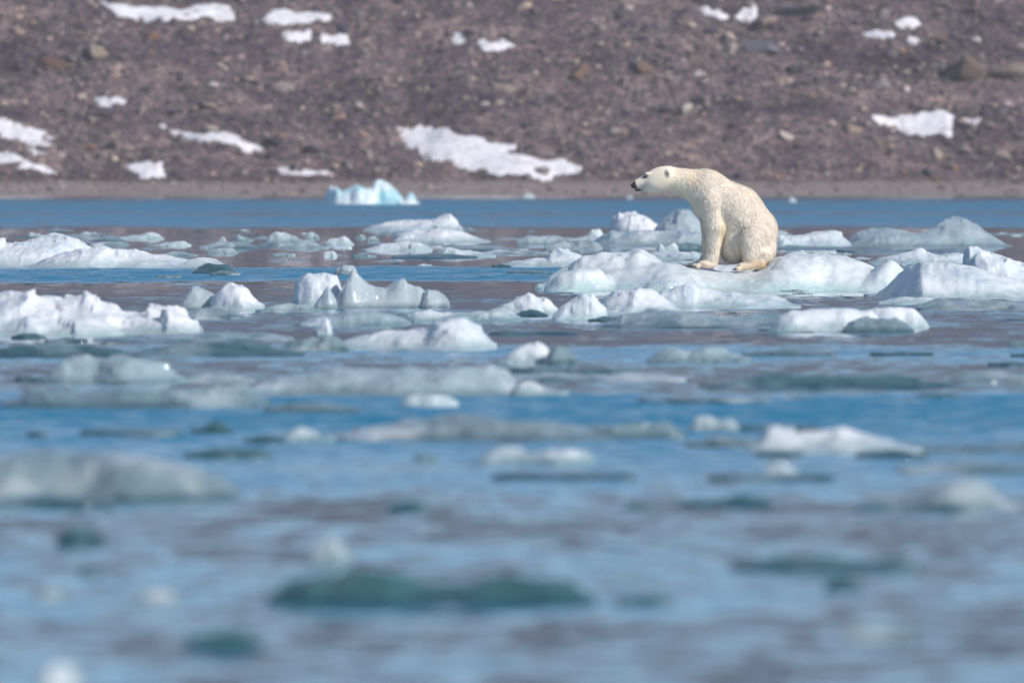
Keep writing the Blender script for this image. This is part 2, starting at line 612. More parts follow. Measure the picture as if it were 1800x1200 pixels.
def on_snow(x, y, margin=0.05):
    m = np.zeros(np.shape(x), bool)
    for poly in snow_polys:
        pa = np.array(poly)
        box = (x > pa[:, 0].min()) & (x < pa[:, 0].max()) & (y > pa[:, 1].min()) & (y < pa[:, 1].max())
        if box.any():
            i = np.nonzero(box)[0]
            m[i] |= in_poly(x[i], y[i], poly)
    return m


# conspicuous boulders: photo pixel, width in pixels, colour, label
BOULDERS = [
    (95, 101, 62, (0.12, 0.075, 0.055), 'rust brown boulder with a black shaded flank high on the slope'),
    (603, 50, 30, (0.03, 0.034, 0.055), 'shadow coloured navy boulder above a flat scrap of snow'),  # navy tone puts the shadow at this boulder into its colour
    (1402, 8, 74, (0.15, 0.15, 0.17), 'rounded blue grey boulder casting a deep blue shadow'),
    (1347, 34, 58, (0.27, 0.215, 0.17), 'tan boulder between a snow wedge and a snow scrap'),
    (1285, 79, 42, (0.40, 0.34, 0.285), 'pale beige angular boulder in open scree'),
    (1345, 76, 72, (0.125, 0.13, 0.15), 'broad blue grey boulder beside the pale beige boulder'),
    (1700, 108, 96, (0.13, 0.10, 0.082), 'large low brown boulder high on the slope'),
    (1772, 108, 92, (0.175, 0.145, 0.125), 'large grey brown boulder touching the low brown boulder'),
    (1392, 121, 34, (0.04, 0.046, 0.062), 'small dark slate boulder in purple grey scree'),
    (1083, 226, 44, (0.36, 0.30, 0.275), 'pale pinkish boulder alone in mid slope'),
    (1496, 226, 34, (0.26, 0.20, 0.15), 'tan boulder near the tail of the animal shaped snow patch'),
    (1632, 297, 30, (0.035, 0.04, 0.06), 'small black blue boulder low above the beach'),
    (951, 300, 36, (0.20, 0.17, 0.17), 'grey boulder melted out of the largest snow patch'),
    (1018, 121, 44, (0.16, 0.105, 0.08), 'reddish brown boulder with a dark flank in mid slope'),
    (1132, 116, 40, (0.18, 0.12, 0.085), 'chestnut brown boulder upslope of the bear'),
    (1208, 191, 32, (0.38, 0.35, 0.30), 'small cream boulder upslope of the bear'),
    (371, 223, 30, (0.40, 0.34, 0.29), 'cream rounded boulder above the thin wavy snow streak'),
    (497, 147, 38, (0.26, 0.235, 0.215), 'pale grey boulder in a line of pale stones'),
    (172, 92, 42, (0.22, 0.18, 0.14), 'sandy boulder uphill of the rust brown boulder'),
    (268, 61, 30, (0.19, 0.115, 0.07), 'orange brown stone below the long ragged snow patch'),
    (1650, 268, 30, (0.31, 0.26, 0.21), 'light tan boulder under the animal shaped snow patch'),
    (1052, 42, 40, (0.30, 0.26, 0.22), 'pale buff boulder high on the slope'),
    (890, 150, 40, (0.27, 0.23, 0.19), 'flat buff boulder below the two lobed snow patch'),
    (1545, 145, 46, (0.23, 0.215, 0.22), 'light grey boulder in the middle of the scree'),
]
for bi, (px, py, w, c, label) in enumerate(BOULDERS):
    x, y = hit(px, py + w * 0.18)
    r = w / 2 / (F / y)
    me = mesh_np('boulder', rock_shape(V3, 300 + bi, 0.3) * r * np.array([1.25, 1.0, 0.85 if w > 60 else 1.05]), F3, smooth=False)
    o = link('boulder', me, stone_material('boulder_stone', 'none', c), loc=(x, y, float(terrain(x, y)) - r * 0.02))
    o.rotation_euler = (0.2, 0.1, bi * 1.3)
    tag(o, label, 'boulder', 'boulders standing out on the slope')

# the 300 stones that show largest: parts of the hillside
n_big = 300
bx = rng.uniform(-17.5, 17.5, n_big * 2)
by = 341.5 + 12.5 * rng.uniform(0, 1, n_big * 2) ** 0.8
ok = ~on_snow(bx, by)
bx, by = bx[ok][:n_big], by[ok][:n_big]
bz = terrain(bx, by)
for i in range(len(bx)):
    r = 0.135 * math.exp(rng.normal(0, 0.34)) + 0.03
    o = bpy.data.objects.new('stone', stone_meshes[i % 12])
    o.location = (bx[i], by[i], bz[i] + r * 0.1)
    o.scale = (r * rng.uniform(0.9, 1.5), r, r * rng.uniform(0.8, 1.15))
    o.rotation_euler = (rng.uniform(-.5, .5), rng.uniform(-.5, .5), rng.uniform(0, 6.28))
    o.parent = hill
    col.objects.link(o)

# the countless smaller ones
n_sm = 26000
sx = rng.uniform(-19, 19, n_sm)
sy = 340.0 + 20.0 * rng.uniform(0, 1, n_sm)
keep = ~on_snow(sx, sy) | (rng.uniform(0, 1, n_sm) < 0.10)
sx, sy = sx[keep], sy[keep]
beach_n = 1500
sx = np.concatenate([sx, rng.uniform(-20, 20, beach_n)])
sy = np.concatenate([sy, rng.uniform(328.6, 341, beach_n)])
sz = terrain(sx, sy)
sr = np.clip(0.040 * np.exp(rng.normal(0, 0.62, len(sx))), 0.012, 0.17)
sr[-beach_n:] *= 0.75
variants = [rock_shape(V1, 500 + i) for i in range(24)]
vi = rng.integers(0, 24, len(sx))
vb = np.array(variants)[vi]                                           # n,42,3
ang = rng.uniform(0, 6.28, len(sx))
ca, sa = np.cos(ang), np.sin(ang)
rx = vb[:, :, 0] * ca[:, None] - vb[:, :, 1] * sa[:, None]
ry = vb[:, :, 0] * sa[:, None] + vb[:, :, 1] * ca[:, None]
P3 = np.stack([rx * 1.25, ry, vb[:, :, 2] * 1.1], -1) * sr[:, None, None]
P3 += np.stack([sx, sy, sz + sr * 0.22], -1)[:, None, :]
# bottom faces are buried: keep only faces whose centre looks up or towards the fjord
nV = V1.shape[0]
FF = (F1[None] + (np.arange(len(sx)) * nV)[:, None, None]).reshape(-1, 3)
me = mesh_np('small_stones', P3.reshape(-1, 3), FF, smooth=False)
att = me.attributes.new('tone', 'FLOAT', 'POINT')
att.data.foreach_set('value', np.repeat(rng.uniform(0, 1, len(sx)), nV).astype(np.float32))
sm = link('small_stones', me, stone_material('scree_stone', 'attr'), parent=hill)
sm['kind'] = 'stuff'
# ------------------------------------------------------------------ thin sea air
import bmesh
bm = bmesh.new()
bmesh.ops.create_cube(bm, size=1.0)
me = bpy.data.meshes.new('haze')
bm.to_mesh(me)
bm.free()
hm = bpy.data.materials.new('sea_haze')
hm.use_nodes = True
hm.node_tree.nodes.clear()
ho = hm.node_tree.nodes.new('ShaderNodeOutputMaterial')
hv = hm.node_tree.nodes.new('ShaderNodeVolumePrincipled')
hv.inputs['Color'].default_value = (0.95, 0.88, 0.91, 1)
hv.inputs['Density'].default_value = 0.00048
hv.inputs['Anisotropy'].default_value = 0.2
hm.node_tree.links.new(hv.outputs[0], ho.inputs['Volume'])
haze = link('haze', me, hm, loc=(0, 150, 29))
haze.scale = (3040, 1560, 64)
tag(haze, 'thin pale sea haze over the fjord', kind='stuff')
# ------------------------------------------------------------------ ice
def parse(txt):
    return [tuple(map(float, t.split(','))) for t in txt.split()]


def ice_mesh(base, layers, seed, rough=1.0, facet=0.6, tall=1.0, skew=None):
    """heightfield lump of floating ice. layers: (crest outline in photo pixels, half depth m, setback m, power).
    Returns mesh data in metres round its own base point, and that point."""
    d0 = dist(base)
    xs_all, built = [], []
    for prof, w, off, pw in layers:
        d = d0 + w + off
        p = np.array(prof)
        X = at_x(p[:, 0], d)
        Zt = at_z(p[:, 1], d) * tall
        xs_all += [X.min(), X.max()]
        built.append((X, Zt, w, d, pw))
    x0, x1 = min(xs_all), max(xs_all)
    ya = min(b[3] - b[2] for b in built)
    yb = max(b[3] + b[2] for b in built)
    m = 0.04 * (x1 - x0) + 0.02
    nx = int(np.clip((x1 - x0) * 75, 26, 170))
    ny = int(np.clip((yb - ya) * 40, 30, 72))
    gx_ = np.linspace(x0 - m, x1 + m, nx)
    gy_ = ya + (yb - ya) * (-0.12 + 1.22 * np.linspace(0, 1, ny) ** 1.7)
    # denser rows near the front edge
    GX_, GY_ = np.meshgrid(gx_, gy_)
    size = min(x1 - x0, 3.0)
    f1 = 2.2 / max(size, 0.15)
    jx = 0.05 * size * fbm(GX_ * f1 * 2, GY_ * f1 * 2, seed=seed + 3)
    jy = 0.10 * size * fbm(GX_ * f1 * 2, GY_ * f1 * 2, 5.5, seed=seed + 5)
    H = np.full(GX_.shape, -0.2)
    hmax = 0.02
    for li, (X, Zt, w, d, pw) in enumerate(built):
        xi = np.concatenate([[x0 - 9], [X[0] - 0.12 * (X[-1] - X[0]) * 0.3], X, [X[-1] + 0.12 * (X[-1] - X[0]) * 0.3], [x1 + 9]])
        zi = np.concatenate([[-0.25], [min(-0.03, Zt[0] - 0.06)], Zt, [min(-0.03, Zt[-1] - 0.06)], [-0.25]])
        top = np.interp(GX_ + jx * 0.35, xi, zi)
        jag = vnoise(GX_ * 7.0, GY_ * 2.0, seed=seed + 41 + li) * 0.6 + vnoise(GX_ * 17.0, GY_ * 4.0, seed=seed + 43 + li) * 0.4
        top = np.where(top > 0.03, top * (1 + 0.24 * rough * jag), top)
        mid, half = (X[0] + X[-1]) / 2, (X[-1] - X[0]) / 2 * 1.06 + 1e-6
        ends = np.clip(1 - np.abs((GX_ - mid) / half) ** 3.0, 0.03, 1) ** 0.5
        ww = w * (0.35 + 0.65 * ends)
        # irregular crest line
        crest = d + 0.25 * w * vnoise(GX_ * f1 * 1.3, 1.7, seed=seed + 8 + li)
        if skew:
            crest = crest + skew[1] * np.clip(at_x(skew[0], d) - GX_, 0, None)
        t = np.abs((GY_ + jy - crest) / ww)
        hp = np.clip(Zt.max(), 0.015, None)
        hmax = max(hmax, hp)
        body = 1 - 1.25 * np.clip(t, 0, 2) ** pw
        ridged = 1 - 2 * np.abs(vnoise(GX_ * f1 * 1.6, GY_ * f1 * 1.6, li * 3.3, seed=seed + 11))
        chip = (0.10 * fbm(GX_ * f1 * 3, GY_ * f1 * 3, seed=seed + 13) - 0.10 * (1 - ridged) * sstep(0.1, 0.7, t)) * rough
        h = np.where(top > 0, top * (body + chip * np.clip(t * 1.6, 0.15, 1)), top)
        h = np.where((top > 0) & (body < 0), np.maximum(body * 0.15, -0.2), h)
        # thin slushy foot round the waterline
        foot_w = 1.0 + 0.32 * fbm(GX_ * f1 * 2.5, GY_ * f1 * 2.5, 7.7, seed=seed + 51) + 0.10
        foot_ = np.where((t < foot_w) & (np.abs((GX_ - mid) / half) < 1.0 + 0.15 * (foot_w - 1)), 0.016 * np.clip(foot_w - t, 0, 0.4) / 0.2, -0.2)
        H = np.maximum(H, np.maximum(h, foot_))
    H = np.maximum(H, -0.2)
    # broken facets: each cell leans towards its own plane
    r_ = np.random.default_rng(seed + 77)
    K = int(np.clip(14 + 24 * size, 16, 84))
    sx_ = r_.uniform(x0, x1, K)
    sy_ = ya + (yb - ya) * r_.uniform(0, 1, K) ** 1.4
    cell = np.argmin(((GX_ + jx)[..., None] - sx_) ** 2 + (((GY_ + jy)[..., None] - sy_) * 1.3) ** 2, axis=-1)
    Hf = H.copy()
    wet_ = H > 0.0
    for k_ in range(K):
        mk = (cell == k_) & wet_
        if mk.sum() < 8:
            continue
        A_ = np.stack([GX_[mk] - sx_[k_], GY_[mk] - sy_[k_], np.ones(mk.sum())], -1)
        co_, *_r = np.linalg.lstsq(A_, H[mk], rcond=None)
        Hf[mk] = A_ @ co_
    H = np.where(wet_, H * (1 - facet) + np.clip(Hf, -0.02, hmax * 1.05) * facet, H)
    Hs = H.copy()
    Hs[1:-1, 1:-1] = (H[1:-1, 1:-1] * 2 + H[:-2, 1:-1] + H[2:, 1:-1] + H[1:-1, :-2] + H[1:-1, 2:]) / 6
    H = H * 0.65 + Hs * 0.35
    keep = H > -0.17
    ii = np.arange(GX_.size).reshape(GX_.shape)
    q = np.stack([ii[:-1, :-1], ii[:-1, 1:], ii[1:, 1:], ii[1:, :-1]], -1).reshape(-1, 4)
    q = q[keep.ravel()[q].any(1)]
    used = np.unique(q)
    remap = np.full(GX_.size, -1)
    remap[used] = np.arange(len(used))
    cx, cy = (x0 + x1) / 2, (ya + yb) / 2
    V = np.stack([GX_.ravel() - cx, GY_.ravel() - cy, H.ravel()], -1)[used]
    amp = 0.042 * min(size, 1.4) * np.clip(V[:, 2] / (0.3 * hmax), 0, 1) * rough
    f2 = 6.0 / min(max(size, 0.2), 1.6)
    for k_ in range(3):
        V[:, k_] += amp * (0.45 if k_ == 2 else 1.0) * fbm(V[:, 0] * f2, V[:, 1] * f2, V[:, 2] * f2 * 1.5, seed=seed + 31 + k_, octaves=4)
    return V, remap[q], (cx, cy, 0.0)


ice_count = [0]


def ice(kind, base, txt, label, w=None, off=0.0, pw=1.8, name='ice_chunk', extra=(), group=None, rough=1.0, cat=None, facet=0.75, skew=None):
    ice_count[0] += 1
    prof = parse(txt)
    width = (prof[-1][0] - prof[0][0]) / F * dist(base)
    if w is None:
        w = float(np.clip(0.32 * width, 0.06, 1.1))
    layers = [(prof, w, off, pw)]
    for e in extra:
        layers.append((parse(e[0]), e[1], e[2], e[3]))
    V, q, loc = ice_mesh(base, layers, ice_count[0] * 13, rough, facet, 0.88 if kind == 'dark' else 1.0, skew)
    o = link(name, mesh_np(name, V, q), ICE[kind], loc=loc)
    tag(o, label, cat or {'ice_floe': 'ice floe', 'iceberg': 'iceberg'}.get(name, 'ice chunk'), group or 'drift ice in the fjord')
    return o


FL, CH, BG = 'ice_floe', 'ice_chunk', 'iceberg'
# -- by the far shore
ice('turq', 359, '572,342 580,328 592,329 600,337 615,330 630,324 640,332 654,330 658,318 672,315 685,326 697,335 706,346 712,353 718,341 724,338 730,345 733,357',
    'turquoise iceberg with jagged peaks grounded by the beach', w=0.6, name=BG, pw=3.5, rough=0.3, facet=0.35)
ice('white', 349, '918,344 924,339 932,340 940,345', 'tiny white ice lump stranded at the beach edge below the largest snow patch')
ice('pale', 351, '1100,348 1106,342 1112,346', 'tiny blue ice lump by the beach below the bear muzzle')
ice('white', 356, '1385,354 1390,347 1397,349 1400,355', 'tiny white ice lump at the waterline behind the bear back')
# -- outer row
ice('white', 407, '645,401 670,393 700,389 740,387 770,385 780,380 795,377 803,382 807,402', 'long pale floe with a raised knob at one end, in blue water', name=FL, w=1.2)
ice('white', 427, '698,414 712,404 735,408 760,404 790,405 815,410 840,417 856,424', 'smooth white floe tapering to a point in front of the knobbed floe', name=FL, w=1.0)
ice('white', 412, '1077,376 1085,372 1115,373 1130,380 1150,392 1164,402', 'bright white block with overhanging corner behind the bear floe', w=0.8, pw=4, name=CH)
ice('pale', 414, '1152,398 1165,386 1180,377 1195,371 1212,370 1224,378 1232,400', 'pale blue block partly hidden by the bear chest', w=0.8, pw=3)
ice('pale', 433, '1052,418 1072,406 1100,408 1150,405 1200,402 1240,412', 'broad grey blue floe under the bright white block', name=FL, w=1.2, pw=2.0)
ice('white', 420, '1033,412 1040,405 1052,403 1061,410', 'small round white knob next to the broad grey blue floe')
ice('pale', 430, '912,420 930,413 960,413 1000,417 1035,413 1060,418', 'low grey green floe ending at a round white knob', name=FL)
ice('gray', 438, '960,431 985,424 1020,421 1055,428', 'low wet grey floe in front of the grey green floe', name=FL)
ice('white', 435, '1355,410 1370,411 1385,416 1400,410 1440,408 1468,404 1478,412 1492,425', 'white wedge floe just behind the bear rump', name=FL, w=1.0)
ice('pale', 434, '1485,428 1508,406 1530,403 1560,401 1590,407 1615,411 1645,401 1660,390 1680,382 1700,384 1718,392 1730,406 1745,412 1768,431',
    'pale blue iceberg with one domed peak and a low shoulder', name=BG, w=1.4, pw=2.2, rough=0.5, facet=0.5)
ice('gray', 439, '1368,436 1385,430 1410,432 1440,436 1500,434 1560,437', 'low dark grey ice under the white wedge floe', name=FL)
ice('gray', 443, '1480,441 1540,437 1620,440 1660,436 1720,441', 'thin grey ice sheet below the domed pale iceberg', name=FL)
ice('white', 466, '1533,462 1555,450 1600,444 1612,438 1624,439 1626,445 1700,447 1712,458', 'long low white slab behind the ice pyramid', name=FL, w=0.8, pw=2.0)
ice('white', 500, '1696,446 1704,438 1722,439 1745,445 1770,455 1795,466 1812,460 1850,462 1870,480', 'white block with a slanting top behind the ice pyramid', w=0.9, pw=3, name=CH)
ice('white', 457, '1120,448 1150,442 1190,441 1245,446', 'narrow white slab behind the bear forelegs', name=FL, w=0.6, pw=2.0)
ice('white', 441, '1155,438 1161,427 1168,433 1176,430 1184,426 1193,435', 'small twin pointed white chip close to the bear chest')
ice('gray', 441, '1190,430 1210,426 1235,428 1260,436', 'grey wet ice lying behind the bear forelegs', name=FL)
# -- the floes on the far side, opposite end
ice('white', 468, '-40,416 0,421 40,425 60,421 78,416 95,414 115,415 130,418 140,424 150,430 168,439', 'high white floe with a lumpy flank beside calm mauve water', name=FL, w=1.3, pw=3,
    extra=[('-40,445 0,440 30,436 60,438 90,440 110,455 120,464', 0.7, -0.3, 2.0)])
ice('white', 471, '62,468 78,457 95,446 120,443 150,440 175,436 190,434 205,436 235,442 262,447 300,452 330,456 352,454 372,455 388,460', 'long smooth white floe sloping down to a thin tip', name=FL, w=0.9, pw=2.4)
ice('dark', 481, '340,478 348,469 362,462 380,460 396,463 409,470', 'olive dark growler at the thin tip of the smooth floe', w=0.4)
ice('white', 414, '48,412 54,408 62,411 70,413', 'tiny white chip in dark brash above the high white floe')
ice('gray', 424, '118,418 140,414 165,417 190,414 215,420', 'grey blue ice piled behind the high white floe', name=FL)
ice('white', 414, '140,412 150,408 168,408 178,414', 'white crust lying on grey blue ice')
ice('white', 421, '198,419 225,415 250,413 260,408 275,409 286,417', 'small white floe with a raised tip', name=FL)
ice('pale', 432, '160,429 180,424 200,426 222,425 226,430', 'low white sheet on brown water beside the high floe', name=FL)
ice('white', 433, '272,431 290,426 310,425 322,422 334,430', 'white crescent floe arched over mauve water', name=FL)
ice('white', 427, '384,424 388,418 394,417 398,424', 'small snowball shaped ice knob')
ice('pale', 446, '362,444 372,438 390,435 410,435 416,443', 'pale rounded ice lump in mauve water')
ice('gray', 437, '352,434 375,427 400,425 425,424 445,430 458,435', 'flat grey floe next to the snowball shaped knob', name=FL)
ice('pale', 424, '408,422 412,414 420,411 430,417 445,421', 'pale translucent lump with a small peak')
ice('pale', 427, '468,422 475,411 485,408 505,410 520,415 527,423', 'smooth pale loaf shaped ice lump')
ice('gray', 432, '455,430 475,424 500,426 520,429', 'low grey ice foot in front of the loaf shaped lump', name=FL)
ice('pale', 420, '536,418 541,409 549,407 557,411 561,418', 'small pale domed ice knob next to the loaf shaped lump')
ice('pale', 437, '495,433 520,428 545,425 565,430 575,435', 'flat pale floe below the domed knob', name=FL)
ice('white', 431, '573,424 582,418 592,420 604,416 613,420 620,428', 'cluster of white lumps frozen together')
ice('white', 437, '585,435 600,433 618,434', 'thin white sheet on dark water')
ice('pale', 420, '624,418 632,412 640,413 643,419', 'tiny translucent ice lump near the cluster of lumps')
ice('pale', 424, '644,421 652,414 660,416 666,423', 'tiny rounded pale lump beside the smooth white floe')
ice('white', 442, '640,437 665,430 690,427 710,424 735,427 752,429 756,438', 'glinting white floe with rounded end', name=FL)
ice('white', 452, '768,440 790,436 815,440 840,441 858,446 867,450', 'white floe tongue beside a dark strip of brash', name=FL)
ice('gray', 441, '785,438 830,430 870,431 900,436 925,438', 'dim grey floe beyond the white tongue', name=FL)
ice('pale', 446, '850,443 875,438 900,441 935,439 960,444', 'thin grey green floe between the white tongue and the bear floe', name=FL)
ice('dark', 454, '693,451 720,446 760,447 790,445 815,447 832,451', 'long dark green brash strip on mauve water', group='dark low ice')
ice('white', 452, '569,450 571,442 580,441 589,442 592,449', 'small square white chip in mauve water')
ice('pale', 450, '478,448 495,444 510,446 518,449', 'thin pale green ice film with a single glint')
ice('pale', 452, '620,449 635,444 650,446 660,450', 'thin greenish ice bit in mauve water')
ice('pale', 450, '285,447 300,442 325,443 345,448', 'dim pale lump behind the smooth sloping floe')
ice('white', 470, '882,466 898,459 930,455 962,452 968,444 978,440 986,437 1005,444 1022,452 1060,460', 'white floe with a peaked hump butting against the bear floe', name=FL, w=0.9, pw=2.5)
ice('dark', 470, '865,467 880,463 890,465 897,468', 'dark ice tooth at the tip of the humped white floe', group='dark low ice')
ice('clear', 482, '588,480 592,472 604,466 614,464 624,467 628,478', 'crumbly clear ice bit behind the clear spire')
ice('gray', 484, '370,482 385,476 400,477 420,480', 'low greyish growler in blue water')
ice('dark', 489, '275,487 290,484 305,485 318,488', 'dark flat ice scrap below the smooth sloping floe', group='dark low ice')
ice('gray', 481, '895,479 920,474 945,475 965,479', 'grey slush scrap by the shadowed end of the bear floe')

# -- the bear's floe
bear_floe = ice('floe', 512, '970,508 985,500 1005,492 1035,484 1070,475 1100,467 1135,464 1175,464 1205,468 1232,473 1262,477 1300,479 1325,477 1340,471 1352,461 1370,452 1405,446 1445,446 1480,450 1505,457 1530,468 1552,484 1566,498 1574,508',
    'big white and sea green floe on which the polar bear sits', w=1.6, pw=3.4, name=FL, rough=0.4, facet=0.3,
    extra=[('962,500 970,486 985,473 1005,463 1030,450 1050,445 1075,443 1095,447 1104,446 1112,434 1120,430 1130,435 1145,444 1160,458 1170,470 1185,484', 0.8, 1.2, 2.6),
           ('962,507 972,490 985,478 1010,470 1050,472 1080,486', 0.5, 0.15, 2.0),
           ('1175,492 1205,470 1240,464 1290,464 1335,460 1358,455 1380,452 1400,460', 0.8, 2.2, 3.0),
           ('1360,506 1380,480 1420,462 1460,462 1500,468 1530,488 1545,506', 0.9, -0.1, 2.0),
           ('1495,508 1515,492 1536,472 1552,461 1566,460 1578,465 1588,474 1586,488 1578,505', 0.6, 0.2, 2.6)])

# -- pyramid and neighbours
ice('white', 527, '1541,525 1556,508 1578,484 1598,468 1614,460 1640,460 1680,463 1720,472 1755,482 1800,492 1850,505 1880,522',
    'big white ice pyramid with a shaded blue facet', w=1.3, pw=1.7, name=BG, rough=0.3, facet=0.15, skew=(1616, 1.9))
ice('white', 535, '1547,531 1565,524 1600,522 1640,524 1668,530', 'thin white ledge at the foot of the ice pyramid', name=FL, pw=2.0)
ice('gray', 545, '1612,539 1630,530 1660,526 1700,525 1750,526 1790,530 1830,536', 'grey wet apron of ice before the ice pyramid', name=FL, pw=2.0)
ice('white', 584, '1355,570 1372,556 1390,546 1420,543 1470,542 1510,543 1530,546 1545,556 1556,574', 'white floe with a flat back behind a dark rimmed growler', name=FL, pw=1.7, rough=0.4, facet=0.4)
ice('white', 577, '1518,556 1524,544 1540,539 1565,538 1590,540 1608,543 1620,556 1630,566', 'rounded white pillow of ice above a dark rimmed growler', rough=0.4, facet=0.4)
ice('gray', 585, '1484,578 1494,566 1510,560 1545,557 1580,560 1595,566 1604,577', 'grey growler with dark green rims before the white pillow', name=CH)
ice('gray', 576, '1068,571 1078,562 1095,553 1120,546 1160,543 1200,546 1250,551 1300,554 1350,551 1385,554 1405,562 1420,571', 'long low grey floe with frosty crest before the white peak', name=FL, w=0.8)
ice('white', 553, '1043,543 1060,527 1080,514 1100,505 1118,498 1130,500 1145,508 1162,522 1185,538 1206,548', 'soft white peak of snowy ice below the bear floe', w=0.7, name=CH)
ice('white', 542, '1150,520 1165,508 1200,506 1206,498 1216,498 1224,510 1260,513 1310,517 1360,519 1384,526 1397,537', 'long white snowy slab with a small crown before the bear floe', name=FL, w=0.6, pw=2.0)
ice('white', 563, '974,552 985,538 1005,527 1022,518 1036,515 1048,520 1058,534 1066,548', 'white hump next to the soft white peak')
ice('white', 556, '866,546 885,534 905,524 922,519 929,514 938,519 960,526 975,538 986,549', 'white hump with a tiny nipple top over a dark hollow')
ice('dark', 557, '903,553 915,545 935,542 952,545 962,554', 'dark green hollow shaped growler under the white hump', group='dark low ice')
ice('dark', 566, '1035,562 1060,555 1090,557 1115,562', 'dark blue strip of clear ice before the soft white peak', group='dark low ice')
ice('mixed', 566, '720,561 730,550 745,546 775,550 805,549 840,545 880,543 902,550 912,559', 'low frosty floe with one dark glassy end', name=FL, pw=2.0)
ice('pale', 573, '532,568 555,557 590,551 620,547 650,546 685,552 708,560 716,568', 'dim low frosty floe before the clear spires', name=FL, pw=2.6)
# -- clear spires
ice('white', 541, '515,536 518,505 522,489 538,482 562,480 585,482 594,487 599,500 606,530', 'clear square ice block with a frosted top', w=0.5, pw=4, rough=0.3, facet=0.3)
ice('clear', 543, '552,536 562,522 572,508 577,503 583,512 592,530', 'small dark glassy tooth before the clear square block', w=0.15, rough=0.3)
ice('clear', 542, '585,530 600,508 610,490 619,473 628,480 640,492 660,502 678,506 688,497 696,490 712,487 717,500 726,502 738,500 746,508 752,528 756,540',
    'glassy twin spired ice with a saddle between its peaks', w=0.4, pw=2.0, rough=0.25, facet=0.3)
ice('clear', 542, '738,528 748,510 765,508 778,514 790,530', 'glassy rounded tail piece beside the twin spired ice', w=0.35, rough=0.4)
ice('clear', 546, '317,535 322,520 332,509 346,501 356,507 372,514 386,524 402,541', 'glassy dome full of glints beside a white twin humped chunk', w=0.4)
ice('gray', 561, '333,556 340,546 360,541 390,543 412,546 426,554', 'dark grey foot of ice below the glassy dome', w=0.35)
ice('white', 547, '372,528 380,512 392,503 406,499 424,502 438,512 450,526 462,540', 'white twin humped chunk next to the glassy dome', w=0.5)
ice('pale', 549, '452,543 480,538 510,534 545,537 560,544', 'thin frosty sheet leading to the clear square block', name=FL)
# -- snowy berg
ice('white', 590, '-60,515 -20,516 10,522 28,516 42,511 56,511 68,520 90,525 110,523 130,529 148,527 152,514 160,511 168,516 174,530 190,538 192,534 204,545 235,553 262,548 285,540 312,532 322,538 332,556 342,580',
    'snowy hummocked berg with upright teeth, the widest of the drift ice', w=1.3, pw=2.6, name=BG,
    extra=[('-60,560 -20,545 10,532 35,545 60,560 80,578', 0.7, -0.1, 2.0),
           ('30,582 40,565 52,556 75,568 88,582', 0.45, -0.15, 2.0),
           ('100,578 130,560 165,548 190,545 198,562 205,580', 0.6, -0.1, 2.0),
           ('220,585 260,562 300,545 318,545 335,570', 0.6, -0.05, 2.2)])
ice('dark', 596, '20,591 40,585 65,584 80,590', 'dark clear ice strip under the snowy berg', group='dark low ice')
ice('dark', 602, '80,598 110,593 135,595 152,599', 'dark clear ice scrap in front of the snowy berg', group='dark low ice')
ice('gray', 600, '175,595 240,586 300,588 400,584 470,586 505,595', 'grey green ice ledge between the snowy berg and calm water', name=FL)
ice('dark', 629, '-30,620 20,604 90,600 160,603 205,610 228,622', 'broad dark teal floe awash in blue water', name=FL)
ice('dark', 627, '232,620 270,606 330,600 400,598 470,602 508,610 522,620', 'dark teal awash floe with a paler middle', name=FL)
ice('white', 588, '556,585 562,568 570,561 577,563 583,583', 'little white fang of ice standing on grey slush')
ice('gray', 617, '496,612 515,598 540,590 575,586 598,592 610,608', 'grey mottled slush raft with the little white fang', name=FL)
ice('white', 616, '590,610 610,598 650,588 700,583 730,581 755,574 780,565 800,561 815,563 832,572 850,584 863,604', 'large soft white mound with a long low shoulder', name=FL, w=0.8)
ice('dark', 589, '864,586 890,580 920,583 950,579 985,581 1012,586', 'narrow dark ice ripple on pink water', group='dark low ice')
ice('white', 640, '878,634 898,618 920,607 942,600 956,603 966,614 974,636', 'bright white snow cone on the water', w=0.35)
ice('gray', 641, '958,632 968,612 985,608 1003,618 1014,632', 'smooth grey glassy half dome joined to the bright snow cone', w=0.3)
ice('dark', 655, '880,650 940,643 1000,645 1050,646 1085,650', 'long dark teal strip below the bright snow cone', group='dark low ice')
ice('gray', 670, '900,664 960,657 1030,659 1100,655 1150,654 1180,660 1200,667', 'long grey strip floe with a darker bulge', name=FL)
ice('pale', 638, '1142,633 1152,620 1175,614 1210,615 1240,611 1270,614 1295,620 1315,632', 'long frosty grey floe glinting along its crest', name=FL)
ice('gray', 626, '1308,622 1340,614 1400,612 1450,616 1464,622', 'faint grey sheet of ice awash behind the frosty floe', name=FL)
ice('dark', 626, '1532,623 1560,617 1590,614 1620,619 1638,623', 'dark teal leaf shaped growler on lavender water', group='dark low ice')
ice('dark', 644, '1738,641 1760,634 1785,633 1800,640', 'small dark teal growler near a pair of others', group='dark low ice')
ice('dark', 628, '1778,625 1790,620 1815,620 1825,625', 'dark stubby growler between a blunt growler and a smaller one', group='dark low ice')
ice('dark', 609, '1772,606 1780,597 1800,594 1830,600', 'dark blunt growler beyond the pair of growlers', group='dark low ice')
ice('pale', 673, '86,664 94,646 112,632 140,627 190,628 240,626 275,632 300,646 326,664', 'pillow shaped white floe, blurred, above a long grey one', name=FL)
ice('dark', 670, '26,667 50,660 75,659 98,666', 'dark tip of ice beside the pillow shaped floe', group='dark low ice')
ice('pale', 672, '305,668 350,660 400,657 445,665', 'thin pale tail of ice beside the pillow shaped floe', name=FL)
ice('gray', 718, '18,712 36,692 62,680 100,684 140,690 190,682 250,675 290,684 335,682 390,684 432,677 446,690 456,712', 'long grey green floe sparkling along its lower edge', name=FL, w=0.6)
